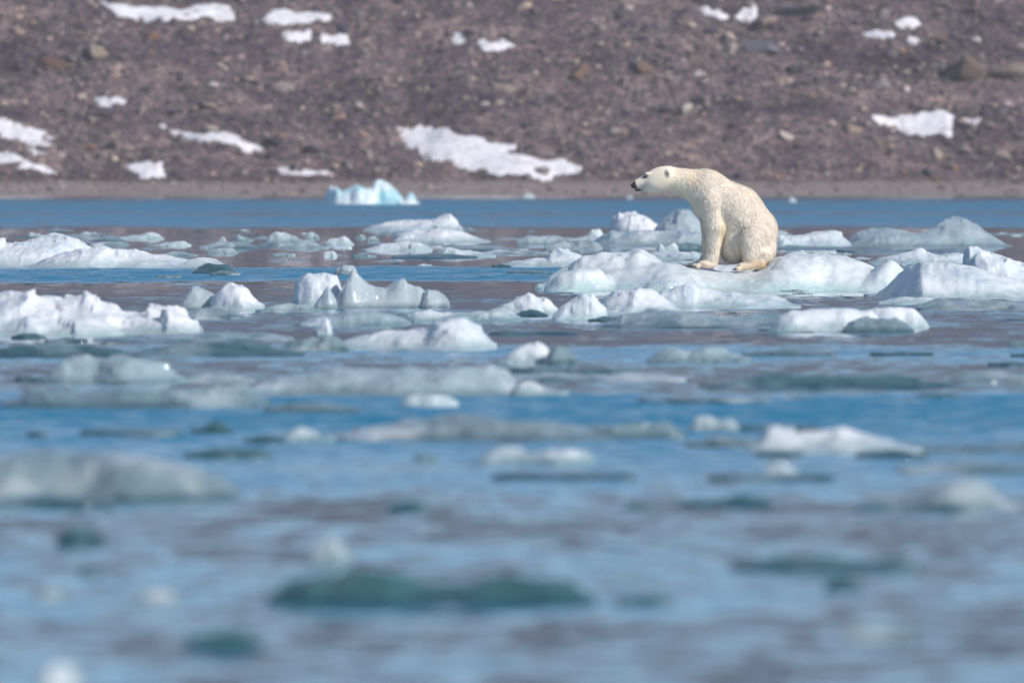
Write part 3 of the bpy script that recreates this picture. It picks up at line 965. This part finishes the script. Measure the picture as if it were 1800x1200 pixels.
ice('pale', 696, '436,690 455,668 520,660 600,650 700,645 780,650 830,645 862,640 888,648 902,668 910,690', 'widest sea green floe, low, with scattered glints', name=FL, w=0.8)
ice('white', 714, '703,710 712,696 740,692 775,694 796,697 803,708', 'white ice tongue before the widest sea green floe')
ice('gray', 725, '466,721 500,710 550,706 600,711 630,720', 'dark grey strip of ice before the widest sea green floe', name=FL)
ice('mixed', 696, '898,690 908,675 930,669 955,676 985,688 998,693', 'small floe, half white and half grey, at the end of the sea green floe', name=FL)
ice('dark', 682, '1245,676 1300,662 1350,655 1420,652 1500,656 1560,654 1620,660 1660,674', 'very long dark teal floe with frosty glints', name=FL, w=0.5)
ice('gray', 674, '1655,668 1690,653 1740,650 1800,652 1850,664', 'grey green floe continuing the very long dark one', name=FL)
ice('gray', 707, '1128,704 1170,697 1240,696 1300,698 1345,704', 'thin grey strip of ice on bright blue water', name=FL)
ice('dark', 698, '1615,697 1640,692 1665,694 1685,697', 'thin dark sliver beyond the blue lane', group='dark low ice')
ice('dark', 766, '146,760 165,751 200,754 240,752 280,750 305,754 315,761', 'dark bar shaped growler on blue water', group='dark low ice')
ice('dark', 761, '336,756 355,750 368,741 382,735 395,742 408,755', 'dark growler with a pointed hump', group='dark low ice')
ice('dark', 768, '48,764 58,757 70,757 80,764', 'little dark lump alone on blue water', group='dark low ice')
ice('dark', 779, '432,774 448,764 475,762 494,772', 'dark blunt growler next to a white capped one', group='dark low ice')
ice('mixed', 776, '498,771 512,757 530,750 548,756 568,766 590,772', 'small dark growler with a white cap')
ice('dark', 807, '326,800 350,788 390,783 430,788 455,784 475,798', 'low dark growler with a pale nub', group='dark low ice')
ice('gray', 776, '598,768 620,755 660,746 720,735 780,731 860,734 920,736 980,742 1030,750 1060,768', 'long dull grey green floe with smooth back', name=FL, w=0.6)
ice('gray', 771, '1022,762 1040,742 1056,746 1075,750 1110,744 1150,740 1180,744 1196,762', 'dull grey block floe touching the dull grey green floe', name=FL)
ice('pale', 757, '1215,752 1225,736 1248,730 1268,737 1285,734 1300,750', 'pale double knobbed chunk on blue water')
ice('dark', 757, '1295,753 1340,747 1390,748 1438,753', 'dark sliver reaching out from the double knobbed chunk', group='dark low ice')
ice('gray', 786, '1208,780 1240,768 1290,766 1335,775', 'dull grey floe leading to a white humped floe', name=FL)
ice('white', 797, '1322,788 1336,768 1352,755 1368,752 1386,760 1430,763 1470,757 1492,750 1508,752 1530,762 1565,774 1612,788', 'white twin humped floe, blurred, on bright blue water', name=FL, w=0.45)
ice('dark', 803, '1330,798 1350,789 1385,790 1410,797', 'dark foot of ice before one hump of the twin humped floe', group='dark low ice')
ice('dark', 805, '1506,800 1530,791 1570,788 1600,793 1625,801', 'dark growler before the low end of the twin humped floe', group='dark low ice')
ice('gray', 795, '1600,788 1660,782 1720,786 1760,778 1830,775 1850,788', 'dim grey floe trailing from the twin humped floe', name=FL)
ice('mixed', 817, '844,808 860,794 885,786 905,787 930,792 975,790 1015,787 1032,792 1038,808', 'grey growler with a white shoulder and fine glints', w=0.25)
ice('dark', 844, '872,838 895,825 940,829 1000,832 1060,828 1095,826 1108,836', 'thin dark bar of ice before the white shouldered growler', group='dark low ice')
ice('dark', 810, '732,806 742,797 756,796 768,804', 'small dark lump on pale blue water', group='dark low ice')
ice('gray', 880, '-60,800 0,796 60,794 130,797 220,800 280,803 315,810 345,820 385,834 408,846', 'wide pale grey floe, strongly blurred, with a smooth top', name=FL, w=0.5, rough=0.35, facet=0.3)
ice('white', 873, '-40,850 -25,825 -5,815 12,820 26,840 34,862', 'round white knob on the wide pale grey floe')
ice('dark', 895, '-60,885 0,871 60,868 130,872 175,880 190,888', 'dark teal bar under the wide pale grey floe', group='dark low ice')
ice('dark', 860, '292,854 315,836 345,838 380,836 400,842 410,854', 'dark lump at the thin end of the wide pale grey floe', group='dark low ice')
ice('gray', 833, '1582,828 1640,815 1700,810 1760,811 1850,815', 'dim grey bar of ice behind a grey hump', name=FL)
ice('dark', 846, '1250,842 1300,834 1360,832 1420,834 1455,842', 'faint dark bar with a pale knob behind it', group='dark low ice')
ice('pale', 838, '1342,832 1352,819 1372,813 1390,820 1402,832', 'faint pale knob behind a dark bar')
ice('gray', 898, '1508,884 1530,874 1560,868 1590,864 1620,854 1655,845 1690,838 1715,840 1742,854 1765,876 1780,890', 'broad grey hump of ice, blurred', name=FL, w=0.4, pw=3.0, rough=0.3, facet=0.3)
ice('dark', 890, '1196,884 1220,872 1255,878 1285,872 1310,865 1335,875 1355,886', 'dark low growler with one bump on pale water', group='dark low ice')
ice('dark', 898, '686,892 700,880 725,876 745,882 754,892', 'small dark oval growler', group='dark low ice')
ice('dark', 896, '1100,892 1115,884 1135,882 1152,891', 'faint small dark lump between two dark growlers', group='dark low ice')
ice('dark', 958, '100,950 112,928 140,920 165,930 182,950', 'dark rounded lump below the wide pale grey floe', group='dark low ice')
ice('pale', 992, '540,980 552,950 570,938 588,940 604,956 614,984', 'round white ice ball behind the widest dark growler', w=0.12)
ice('dark', 1064, '488,1048 500,1015 520,1000 560,996 610,990 670,994 720,1008 770,1014 810,1016 850,1006 900,1002 960,1003 1005,1012 1020,1030 1026,1050', 'widest dark teal growler, strongly blurred, with a dip in its back', w=0.28)
ice('dark', 1004, '1298,996 1340,980 1400,974 1470,976 1530,980 1560,972 1585,974 1606,992', 'long dim growler with a dark knob at one end', w=0.16)
ice('dark', 1038, '1450,1032 1465,1014 1490,1010 1515,1030', 'small dark lump below the long dim growler', group='dark low ice')
ice('dark', 1142, '324,1130 345,1110 390,1102 430,1106 458,1128', 'lone dark oval growler with open water all round it', group='dark low ice')
ice('dark', 1064, '1085,1056 1110,1042 1140,1038 1175,1054', 'small dark growler beyond the widest dark growler', group='dark low ice')
ice('pale', 1222, '66,1205 78,1175 98,1160 118,1166 136,1190 142,1210', 'round white ice ball alone in the blurred water', w=0.1)
ice('gray', 1054, '55,1048 75,1036 105,1034 125,1046', 'faint grey lump in the blurred water, the broader of two', group='dark low ice')
ice('gray', 1054, '242,1048 260,1036 285,1035 304,1047', 'faint grey lump in the blurred water, the narrower of two', group='dark low ice')
ice('gray', 1122, '1480,1114 1510,1098 1560,1095 1605,1112', 'faint grey growler low in lavender water', group='dark low ice')
ice('dark', 1012, '138,1008 150,998 170,1000 176,1008', 'tiny faint lump in pale water', group='dark low ice')

# -- small brash, look-alikes strewn on the calm lanes
LANDMARKS = [(110, 440, 'high lumpy white floe'), (240, 455, 'smooth sloping white floe'), (375, 470, 'olive dark growler'),
             (497, 418, 'loaf shaped lump'), (595, 424, 'cluster of white lumps'), (725, 395, 'knobbed pale floe'), (775, 418, 'pointed white floe'),
             (815, 446, 'white floe tongue'), (960, 455, 'humped white floe'), (985, 425, 'grey green floe'), (560, 510, 'clear square block'),
             (670, 510, 'twin spired ice'), (355, 525, 'glassy dome'), (415, 520, 'white twin humped chunk'), (150, 550, 'snowy hummocked berg'),
             (925, 535, 'nipple topped white hump'), (1120, 525, 'soft white peak'), (1070, 470, 'white crest of the bear floe'),
             (1290, 500, 'bear paws'), (1460, 480, 'bright end of the bear floe'), (1620, 420, 'domed pale iceberg'), (1640, 500, 'ice pyramid'),
             (1420, 420, 'white wedge floe'), (1570, 560, 'white pillow of ice'), (1230, 560, 'long frosty crested floe'), (780, 590, 'large soft white mound'),
             (945, 620, 'bright snow cone'), (1230, 625, 'glinting frosty floe'), (200, 650, 'pillow shaped floe'), (240, 700, 'sparkling grey green floe'),
             (670, 670, 'widest sea green floe'), (1450, 668, 'very long dark teal floe'), (230, 757, 'dark bar shaped growler'), (830, 755, 'dull grey green floe'),
             (1260, 742, 'double knobbed chunk'), (1470, 775, 'twin humped blurred floe'), (940, 800, 'white shouldered growler'), (200, 840, 'wide pale grey floe'),
             (1690, 865, 'broad grey hump'), (370, 612, 'dark teal awash floe')]


def brash(kind, rows, cols, n, px_w, px_h, label, group, seed):
    r = np.random.default_rng(seed)
    shapes = []
    for k in range(5):
        pts = []
        m = 7
        for j in range(m):
            u = j / (m - 1)
            hgt = (math.sin(math.pi * u) ** 0.7) * r.uniform(0.45, 1.0)
            pts.append((900 + (u - 0.5) * 100, 512 - 14 * hgt - 0.5))
        V, q, loc = ice_mesh(512, [(pts, 0.22, 0, 2.0)], seed + k * 7)
        me_ = mesh_np('ice_bit', V, q)
        me_.materials.append(ICE[kind])
        shapes.append((me_, 100 / F * dist(512)))
    for i in range(n):
        py = r.uniform(*rows)
        px = r.uniform(*cols)
        d = dist(py)
        me_, w0 = shapes[i % 5]
        w_ = r.uniform(*px_w) / F * d
        h_ = r.uniform(*px_h) / F * d
        o = link('ice_bit', me_, loc=(at_x(px, d), d, -0.004))
        o.scale = (w_ / w0, min(w_ / w0, 1.0) * r.uniform(0.7, 1.2), h_ / 0.10)
        mark = min(LANDMARKS, key=lambda m_: ((m_[0] - px) / F * d) ** 2 + (0.35 * (dist(m_[1]) - d)) ** 2)[2]
        wide = 'long' if w_ / d * F > sum(px_w) / 2 else 'short'
        tag(o, '%s %s near the %s' % (wide, label, mark), 'ice bit', group)


brash('dark', (405, 470), (-20, 1000), 30, (14, 60), (1.5, 4), 'dark sliver of clear ice on mauve water', 'dark slivers beyond the blue lane', 11)
brash('pale', (405, 466), (-20, 1000), 20, (14, 46), (2.5, 7), 'low pale brash lump on mauve water', 'pale brash beyond the blue lane', 12)
brash('pale', (432, 455), (1370, 1820), 8, (20, 60), (2, 5), 'pale brash lump on grey water', 'pale brash by the ice pyramid', 13)
brash('dark', (494, 530), (-20, 980), 20, (20, 80), (1.5, 5), 'thin dark ice strip', 'dark slivers around the spires', 14)
brash('dark', (474, 490), (100, 960), 6, (14, 70), (1.5, 4), 'dark ice flake in narrow blue water', 'dark flakes in the narrow blue lane', 15)
brash('dark', (511, 524), (960, 1560), 10, (14, 70), (1.5, 5), 'dark chip of floating ice', 'dark chips by the bear floe', 16)
brash('pale', (512, 528), (1380, 1560), 5, (20, 60), (3, 8), 'pale slush lump', 'pale slush by the bear floe', 17)
brash('dark', (548, 612), (1100, 1820), 12, (14, 60), (2, 5), 'dark chip on lavender water', 'dark chips on the pink water', 18)
brash('dark', (640, 900), (-20, 1820), 14, (24, 80), (2, 7), 'blurred dark ice flake on open water', 'blurred dark flakes', 19)
brash('gray', (560, 760), (-20, 1820), 12, (40, 140), (3, 8), 'thin grey ice film awash', 'grey films of ice', 20)
brash('pale', (500, 560), (-20, 1800), 20, (16, 70), (2, 7), 'low slush lump drifting', 'slush between the middle floes', 21)
brash('white', (404, 470), (-20, 1820), 16, (10, 34), (3, 8), 'small snowy brash lump', 'snowy brash beyond the blue lane', 22)
brash('gray', (575, 700), (-20, 1820), 14, (40, 130), (3, 8), 'dim slush strip awash', 'slush strips in open water', 23)
brash('pale', (408, 466), (-20, 1820), 28, (30, 110), (2, 5), 'flat half sunk brash piece', 'half sunk brash beyond the blue lane', 24)
brash('gray', (497, 560), (-20, 1820), 24, (40, 130), (2, 5), 'flat half sunk grey brash piece', 'half sunk brash between the middle floes', 25)
brash('dark', (405, 440), (-20, 1820), 16, (30, 110), (1.5, 3), 'dark streak of wet brash', 'dark brash streaks beyond the blue lane', 26)
# ------------------------------------------------------------------ polar bear
BEAR_D = dist(512) + 1.6                 # sits on the middle of its floe
BX, BZ = at_x(1060 + 1000 / 5.0, BEAR_D), at_z(472.0, BEAR_D)
ZS = F / BEAR_D * 5.0                    # zoomed photo pixels per metre


def B(u, v, y=0.0):
    """bear space: u,v measured on the 5x enlarged photo, y metres (towards the camera is negative)"""
    return np.array([(u - 1000.0) / ZS, y, (1060.0 - v) / ZS])


vox = 0.0115
lo = np.array([-1.18, -0.52, -0.10])
hi = np.array([0.84, 0.52, 1.40])
dims = np.ceil((hi - lo) / vox).astype(int)
ax = [(lo[k] + vox * np.arange(dims[k])).astype(np.float32) for k in range(3)]
PX, PY, PZ = np.meshgrid(*ax, indexing='ij')


def ell(c, r, tilt=0.0):
    x, y, z = PX - c[0], PY - c[1], PZ - c[2]
    if tilt:
        ct, st_ = math.cos(tilt), math.sin(tilt)
        x, z = x * ct + z * st_, -x * st_ + z * ct
    k0 = np.sqrt((x / r[0]) ** 2 + (y / r[1]) ** 2 + (z / r[2]) ** 2)
    k1 = np.sqrt((x / r[0] ** 2) ** 2 + (y / r[1] ** 2) ** 2 + (z / r[2] ** 2) ** 2) + 1e-6
    return k0 * (k0 - 1) / k1


def cone(a, b, ra, rb, ys=1.0):
    """tapered limb from a to b; ys squeezes it sideways"""
    ba = b - a
    bb = float(ba @ ba)
    x, y, z = PX - a[0], PY - a[1], PZ - a[2]
    t = np.clip((x * ba[0] + y * ba[1] + z * ba[2]) / bb, 0, 1)
    dx, dy, dz = x - t * ba[0], y - t * ba[1], z - t * ba[2]
    return np.sqrt(dx * dx + (dy / ys) ** 2 + dz * dz) - (ra + (rb - ra) * t)


def smin(a, b, k):
    h = np.clip(0.5 + 0.5 * (b - a) / k, 0, 1)
    return b + (a - b) * h - k * h * (1 - h)


# trunk
D_ = cone(B(960, 415), B(1170, 560), 0.270, 0.325, 0.98)
D_ = smin(D_, cone(B(1170, 560), B(1335, 715), 0.325, 0.285, 0.98), 0.08)
D_ = smin(D_, ell(B(920, 330), (0.20, 0.20, 0.195)), 0.08)
D_ = smin(D_, ell(B(1345, 790), (0.255, 0.29, 0.30)), 0.06)
D_ = smin(D_, ell(B(1160, 812), (0.19, 0.245, 0.30)), 0.08)
D_ = smin(D_, ell(B(1395, 900), (0.18, 0.32, 0.185)), 0.06)
D_ = smin(D_, ell(B(1118, 878), (0.115, 0.20, 0.172)), 0.06)
D_ = smin(D_, ell(B(870, 480), (0.135, 0.21, 0.20)), 0.08)
# neck and head
D_ = smin(D_, cone(B(580, 272), B(860, 342), 0.145, 0.225, 0.95), 0.07)
head = ell(B(540, 262), (0.185, 0.135, 0.150), 0.05)
head = smin(head, ell(B(470, 318), (0.155, 0.105, 0.100)), 0.04)
head = smin(head, ell(B(500, 300, -0.065), (0.12, 0.052, 0.090)), 0.07)
head = smin(head, ell(B(500, 300, 0.065), (0.12, 0.052, 0.090)), 0.07)
head = smin(head, cone(B(450, 270), B(300, 322), 0.110, 0.060, 0.88), 0.05)
head = smin(head, cone(B(480, 345), B(325, 356), 0.070, 0.036, 0.9), 0.02)
for s_ in (-1, 1):
    head = smin(head, ell(B(572, 222, s_ * 0.128), (0.040, 0.028, 0.052)), 0.012)
    head = np.maximum(head, -ell(B(560, 230, s_ * 0.158), (0.021, 0.022, 0.030)))
# eye sockets
for s_ in (-1, 1):
    head = smin(head, ell(B(392, 226, s_ * 0.066), (0.040, 0.020, 0.018)), 0.03)
D_ = smin(D_, head, 0.05)
# forelegs (near = towards the camera)
for s_, du in ((-1, 0), (1, -34)):
    leg = cone(B(945 + du * .4, 480, s_ * 0.16), B(985 + du, 690, s_ * 0.215), 0.175, 0.118)
    leg = smin(leg, cone(B(985 + du, 690, s_ * 0.215), B(962 + du, 930, s_ * 0.205), 0.118, 0.083), 0.04)
    leg = smin(leg, ell(B(952 + du, 975, s_ * 0.205), (0.088, 0.090, 0.085)), 0.03)
    leg = smin(leg, ell(B(912 + du, 1020, s_ * 0.205), (0.125, 0.105, 0.056)), 0.035)
    for k, (tu, ty) in enumerate(((832, -.07), (812, -.035), (806, 0), (812, .035), (832, .07))):
        leg = smin(leg, ell(B(tu + du, 1034, s_ * 0.205 + ty), (0.040, 0.021, 0.032)), 0.012)
    D_ = smin(D_, leg, 0.035)
# hind legs
for s_, du in ((-1, 0), (1, 25)):
    th = ell(B(1340 + du, 810, s_ * 0.26), (0.185, 0.155, 0.195), -0.5)
    th = smin(th, cone(B(1285 + du, 770, s_ * 0.30), B(1295 + du, 955, s_ * 0.315), 0.128, 0.105), 0.06)
    th = smin(th, ell(B(1375 + du, 930, s_ * 0.29), (0.150, 0.12, 0.125)), 0.05)
    th = smin(th, cone(B(1375 + du, 1008, s_ * 0.31), B(1215 + du, 1042, s_ * 0.33), 0.080, 0.058, 1.3), 0.045)
    for k, ty in enumerate((-.07, -.035, 0, .035, .07)):
        th = smin(th, ell(B(1168 + du + 8 * abs(k - 2), 1056, s_ * 0.33 + ty), (0.036, 0.020, 0.030)), 0.012)
    D_ = smin(D_, th, 0.014)
# loose lumps of winter coat
D_ = D_ + 0.005 * vnoise(PX * 9, PY * 9, PZ * 7, seed=71).astype(np.float32)

import openvdb
grid = openvdb.FloatGrid()
grid.copyFromArray(np.ascontiguousarray(D_.astype(np.float32)))
pts, tris, qd = grid.convertToPolygons(isovalue=0.0, adaptivity=0.0)
pts = np.asarray(pts, float) * vox + lo
qd = np.asarray(qd, np.int32)[:, ::-1]
me = mesh_np('polar_bear', pts, qd)
bear = link('polar_bear', me, loc=(BX, BEAR_D, BZ))
tag(bear, 'cream white polar bear sitting on its haunches and looking sideways', 'polar bear')


def field(p):
    """trilinear body distance at points"""
    g = (p - lo) / vox
    i = np.clip(np.floor(g).astype(int), 0, dims - 2)
    f = g - i
    r = 0
    for dx in (0, 1):
        for dy in (0, 1):
            for dz in (0, 1):
                w = (f[:, 0] if dx else 1 - f[:, 0]) * (f[:, 1] if dy else 1 - f[:, 1]) * (f[:, 2] if dz else 1 - f[:, 2])
                r = r + w * D_[i[:, 0] + dx, i[:, 1] + dy, i[:, 2] + dz]
    return r


def grad(p):
    e = vox
    g = np.stack([field(p + np.eye(3)[k] * e) - field(p - np.eye(3)[k] * e) for k in range(3)], -1)
    return g / (np.linalg.norm(g, axis=1, keepdims=True) + 1e-9)


def uv_of(p):
    return p[:, 0] * ZS + 1000.0, 1060.0 - p[:, 2] * ZS


def coat_colour(p):
    """cream coat with stains and darker patches: muddy hind feet, yellowed neck and elbow, dark skin at nose and ears"""
    u, v = uv_of(p)
    c = np.tile(np.array([0.80, 0.70, 0.578]), (len(p), 1))
    n = fbm(p[:, 0] * 5, p[:, 1] * 5, p[:, 2] * 5, seed=81)

    def blot(uc, vc, ru, rv, colr, amt):
        w = np.clip(1.25 - np.hypot((u - uc) / ru, (v - vc) / rv), 0, 1) * (1 + n) * amt
        return np.clip(w, 0, 1)[:, None], np.array(colr)
    for args in ((480, 290, 330, 230, (0.79, 0.665, 0.52), 0.8), (1290, 1030, 190, 70, (0.80, 0.62, 0.40), 0.7), (1385, 1015, 75, 40, (0.74, 0.45, 0.18), 0.5),
                 (880, 1030, 120, 50, (0.74, 0.56, 0.38), 0.5), (800, 280, 90, 90, (0.80, 0.62, 0.36), 0.35),
                 (600, 350, 90, 60, (0.78, 0.62, 0.40), 0.35), (690, 420, 90, 60, (0.72, 0.60, 0.40), 0.4),
                 (1040, 720, 40, 120, (0.74, 0.62, 0.36), 0.5), (1290, 700, 130, 60, (0.60, 0.54, 0.47), 0.4),  # second blot: greyer along the top of the thigh
                 (1060, 960, 70, 60, (0.45, 0.36, 0.25), 0.6)):  # darker brown low between foreleg and belly
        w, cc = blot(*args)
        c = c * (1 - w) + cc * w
    c = c * (1 + 0.10 * n)[:, None]
    dark = np.array([0.012, 0.011, 0.013])
    nose = np.clip((300 - u + (v - 330) * 0.35) / 12, 0, 1)
    lips = np.clip(1.3 - np.hypot((u - 318) / 30, (v - 370) / 15), 0, 1)
    grey = np.clip(1.2 - np.hypot((u - 345) / 45, (v - 350) / 40), 0, 1) * 0.6
    c = c * (1 - grey[:, None]) + np.array([0.30, 0.27, 0.28]) * grey[:, None]
    bridge = np.clip(1.1 - np.abs((v - 262) + (u - 330) * 0.85) / 18, 0, 1) * ((u > 290) & (u < 340)) * 0.0
    c = c * (1 - bridge[:, None]) + np.array([0.28, 0.24, 0.22]) * bridge[:, None]
    ear = np.clip(1.15 - np.hypot((u - 562) / 24, (v - 232) / 34), 0, 1) * (np.abs(p[:, 1]) > 0.115)
    lid = np.clip(1.2 - np.hypot((u - 374) / 24, (v - 254) / 17), 0, 1) * 0.8
    c = c * (1 - lid[:, None]) + np.array([0.10, 0.085, 0.075]) * lid[:, None]
    for w in (nose, np.clip(lips, 0, 1), np.clip(ear * 0.9, 0, 1)):
        c = c * (1 - w[:, None]) + dark * w[:, None]
    bare = np.maximum.reduce([nose, np.clip(lips, 0, 1), np.clip(ear, 0, 1)])
    return np.clip(c, 0, 1), bare


def coat_material(name, sss):
    m, nt, p = new_mat(name)
    a = N(nt, 'ShaderNodeAttribute', attribute_name='coat')
    nt.links.new(a.outputs['Color'], p.inputs['Base Color'])
    p.inputs['Roughness'].default_value = 0.75
    p.inputs['Specular IOR Level'].default_value = 0.2
    p.inputs['Sheen Weight'].default_value = 0.15
    return m


cc, _ = coat_colour(pts)
at_ = me.attributes.new('coat', 'FLOAT_COLOR', 'POINT')
at_.data.foreach_set('color', np.concatenate([cc, np.ones((len(cc), 1))], 1).astype(np.float32).ravel())
me.materials.append(coat_material('bear_coat', 0.0))

# fur tufts lying along the body
q0 = pts[qd]
area = np.linalg.norm(np.cross(q0[:, 1] - q0[:, 0], q0[:, 3] - q0[:, 0]), axis=1)
nf = 80000
pick = rng.choice(len(qd), nf, p=area / area.sum())
a_, b_ = rng.uniform(0, 1, (2, nf, 1))
root = (q0[pick, 0] * (1 - a_) + q0[pick, 1] * a_) * (1 - b_) + (q0[pick, 3] * (1 - a_) + q0[pick, 2] * a_) * b_
nrm = grad(root)
uu, vv = uv_of(root)
colr, bare = coat_colour(root)
flow = np.zeros((nf, 3))
hd = sstep(760, 520, uu)[:, None] * (vv < 520)[:, None]                     # head: swept back
lg = sstep(640, 760, vv)[:, None]
flow = np.array([0.45, 0.0, -0.9]) * (1 - hd) + np.array([0.95, 0.0, -0.25]) * hd
hind = ((uu > 1190) & (vv > 660))[:, None]
flow = np.where(hind, np.array([0.55, 0.0, -0.8]), flow)
fore = ((uu < 1060) & (vv > 760))[:, None]
flow = np.where(fore, np.array([0.25, 0.0, -1.0]), flow)
flow += 0.22 * np.stack([fbm(root[:, 0] * 6, root[:, 1] * 6, root[:, 2] * 6, seed=91 + k) for k in range(3)], -1)
flow -= nrm * (flow * nrm).sum(1, keepdims=True)
flow /= np.linalg.norm(flow, axis=1, keepdims=True) + 1e-6
length = 0.062 * np.ones(nf)
length = np.where(uu < 760, 0.014 + 0.036 * sstep(480, 780, uu), length)
length = np.where((uu < 480) & (vv < 420), 0.010, length)
length = np.where(vv > 985, 0.022, length)
length = length * rng.uniform(0.6, 1.25, nf)
ok = (bare < 0.3) & ~((uu < 420) & (vv < 300) & (np.hypot(uu - 377, vv - 253) < 22))
root, nrm, flow, length, colr = root[ok], nrm[ok], flow[ok], length[ok], colr[ok]
nf = len(root)
side = np.cross(flow, nrm)
lift_ = np.where(rng.uniform(0, 1, nf) < 0.90, rng.uniform(0.05, 0.22, nf), rng.uniform(0.25, 0.6, nf))[:, None]
dirv = flow * (1 - lift_ * 0.5) + nrm * lift_
width = (0.0031 * rng.uniform(0.6, 1.4, nf) * np.clip(length / 0.05, 0.5, 1))[:, None]
base_ = root - nrm * 0.003
mid_ = base_ + dirv * (length * 0.55)[:, None] + nrm * 0.002
tip_ = base_ + (dirv * 0.95 - nrm * 0.08 + np.array([0, 0, -0.10])) * length[:, None]
VV = np.stack([base_ - side * width, base_ + side * width, mid_ - side * width * 0.8, mid_ + side * width * 0.8, tip_], 1)
fi = np.arange(nf)[:, None] * 5
T = np.concatenate([fi + np.array([[0, 1, 3]]), fi + np.array([[0, 3, 2]]), fi + np.array([[2, 3, 4]])], 0)
mf = mesh_np('fur', VV.reshape(-1, 3), T)
fm = flow / (np.linalg.norm(flow, axis=1, keepdims=True) + 1e-6)
fdir = np.where((root[:, 2] > 0.95)[:, None], np.array([0.9, 0, -0.44]), np.array([0.42, 0, -0.91]))
along = (root * fdir).sum(1)
across = root[:, 0] * -fdir[:, 2] + root[:, 2] * fdir[:, 0]
lock = vnoise(across * 75, along * 11, root[:, 1] * 22, seed=95) * 0.6 + vnoise(across * 34, along * 6, root[:, 1] * 14, seed=96) * 0.4
tone = (1.0 + 0.16 * lock + rng.normal(0, 0.04, nf))[:, None]
fc = np.repeat(np.clip(colr * tone * 1.06, 0, 0.95), 5, axis=0)
at_ = mf.attributes.new('coat', 'FLOAT_COLOR', 'POINT')
at_.data.foreach_set('color', np.concatenate([fc, np.ones((len(fc), 1))], 1).astype(np.float32).ravel())
vn = nrm + 0.4 * rng.normal(0, 0.6, (nf, 1)) * side + 0.1 * dirv
vn /= np.linalg.norm(vn, axis=1, keepdims=True)
mf.normals_split_custom_set_from_vertices(np.repeat(vn, 5, axis=0).tolist())
fur = link('fur', mf, coat_material('bear_fur', 0.0), parent=bear)


# eyes, nose, mouth line, claws
def dark_mat(name, c, rough):
    m, nt, p = new_mat(name)
    p.inputs['Base Color'].default_value = (*c, 1)
    p.inputs['Roughness'].default_value = rough
    p.inputs['Specular IOR Level'].default_value = 0.3
    return m


eye_mat = dark_mat('bear_eye', (0.008, 0.006, 0.006), 0.5)
nose_mat = dark_mat('bear_nose', (0.010, 0.010, 0.012), 0.6)
claw_mat = dark_mat('bear_claw', (0.03, 0.026, 0.022), 0.4)


def surface_y(u, v, s_):
    """outermost point of the body on that flank"""
    p0 = B(u, v)
    ys = np.linspace(0.5, 0.0, 400) * s_
    P = np.stack([np.full(400, p0[0]), ys, np.full(400, p0[2])], -1)
    w = np.nonzero(field(P) < 0)[0]
    return ys[w[0]] if len(w) else 0.06 * s_


for s_ in (-1, 1):
    p0 = B(374, 254, surface_y(374, 254, s_) + s_ * 0.008)
    me_ = mesh_np('eye', V2 * np.array([0.024, 0.014, 0.017]), F2)
    link('eye', me_, eye_mat, parent=bear, loc=tuple(p0))
# nose pad: broad above, pinched below, with nostril wings
nv = V3.copy()
nv = nv * np.array([0.040, 0.045, 0.036])
nv[:, 1] *= 1 + 0.35 * np.clip(nv[:, 2] / 0.036, -1, 1)
nv[:, 0] -= 0.010 * np.clip(nv[:, 2] / 0.036, -1, 1)
link('nose', mesh_np('nose', nv, F3), nose_mat, parent=bear, loc=tuple(B(272, 336)))
# lower lip
lv = V2 * np.array([0.045, 0.034, 0.016])
link('lip', mesh_np('lip', lv, F2), nose_mat, parent=bear, loc=tuple(B(308, 372)))
# claws
cv_ = V1.copy()
cv_[:, 2] -= 0.5 * np.clip(-cv_[:, 0], 0, 1) ** 2
claw_me = mesh_np('claw', cv_ * np.array([0.022, 0.007, 0.009]), F1)
claw_me.materials.append(claw_mat)
for s_, du in ((-1, 0), (1, -34)):
    for tu, ty in ((832, -.07), (812, -.035), (806, 0), (812, .035), (832, .07)):
        link('claw', claw_me, parent=bear, loc=tuple(B(tu + du - 28, 1042, s_ * 0.205 + ty)))
for s_, du in ((-1, 0), (1, 25)):
    for k, ty in enumerate((-.07, -.035, 0, .035, .07)):
        link('claw', claw_me, parent=bear, loc=tuple(B(1168 + du + 8 * abs(k - 2) - 26, 1066, s_ * 0.33 + ty)))
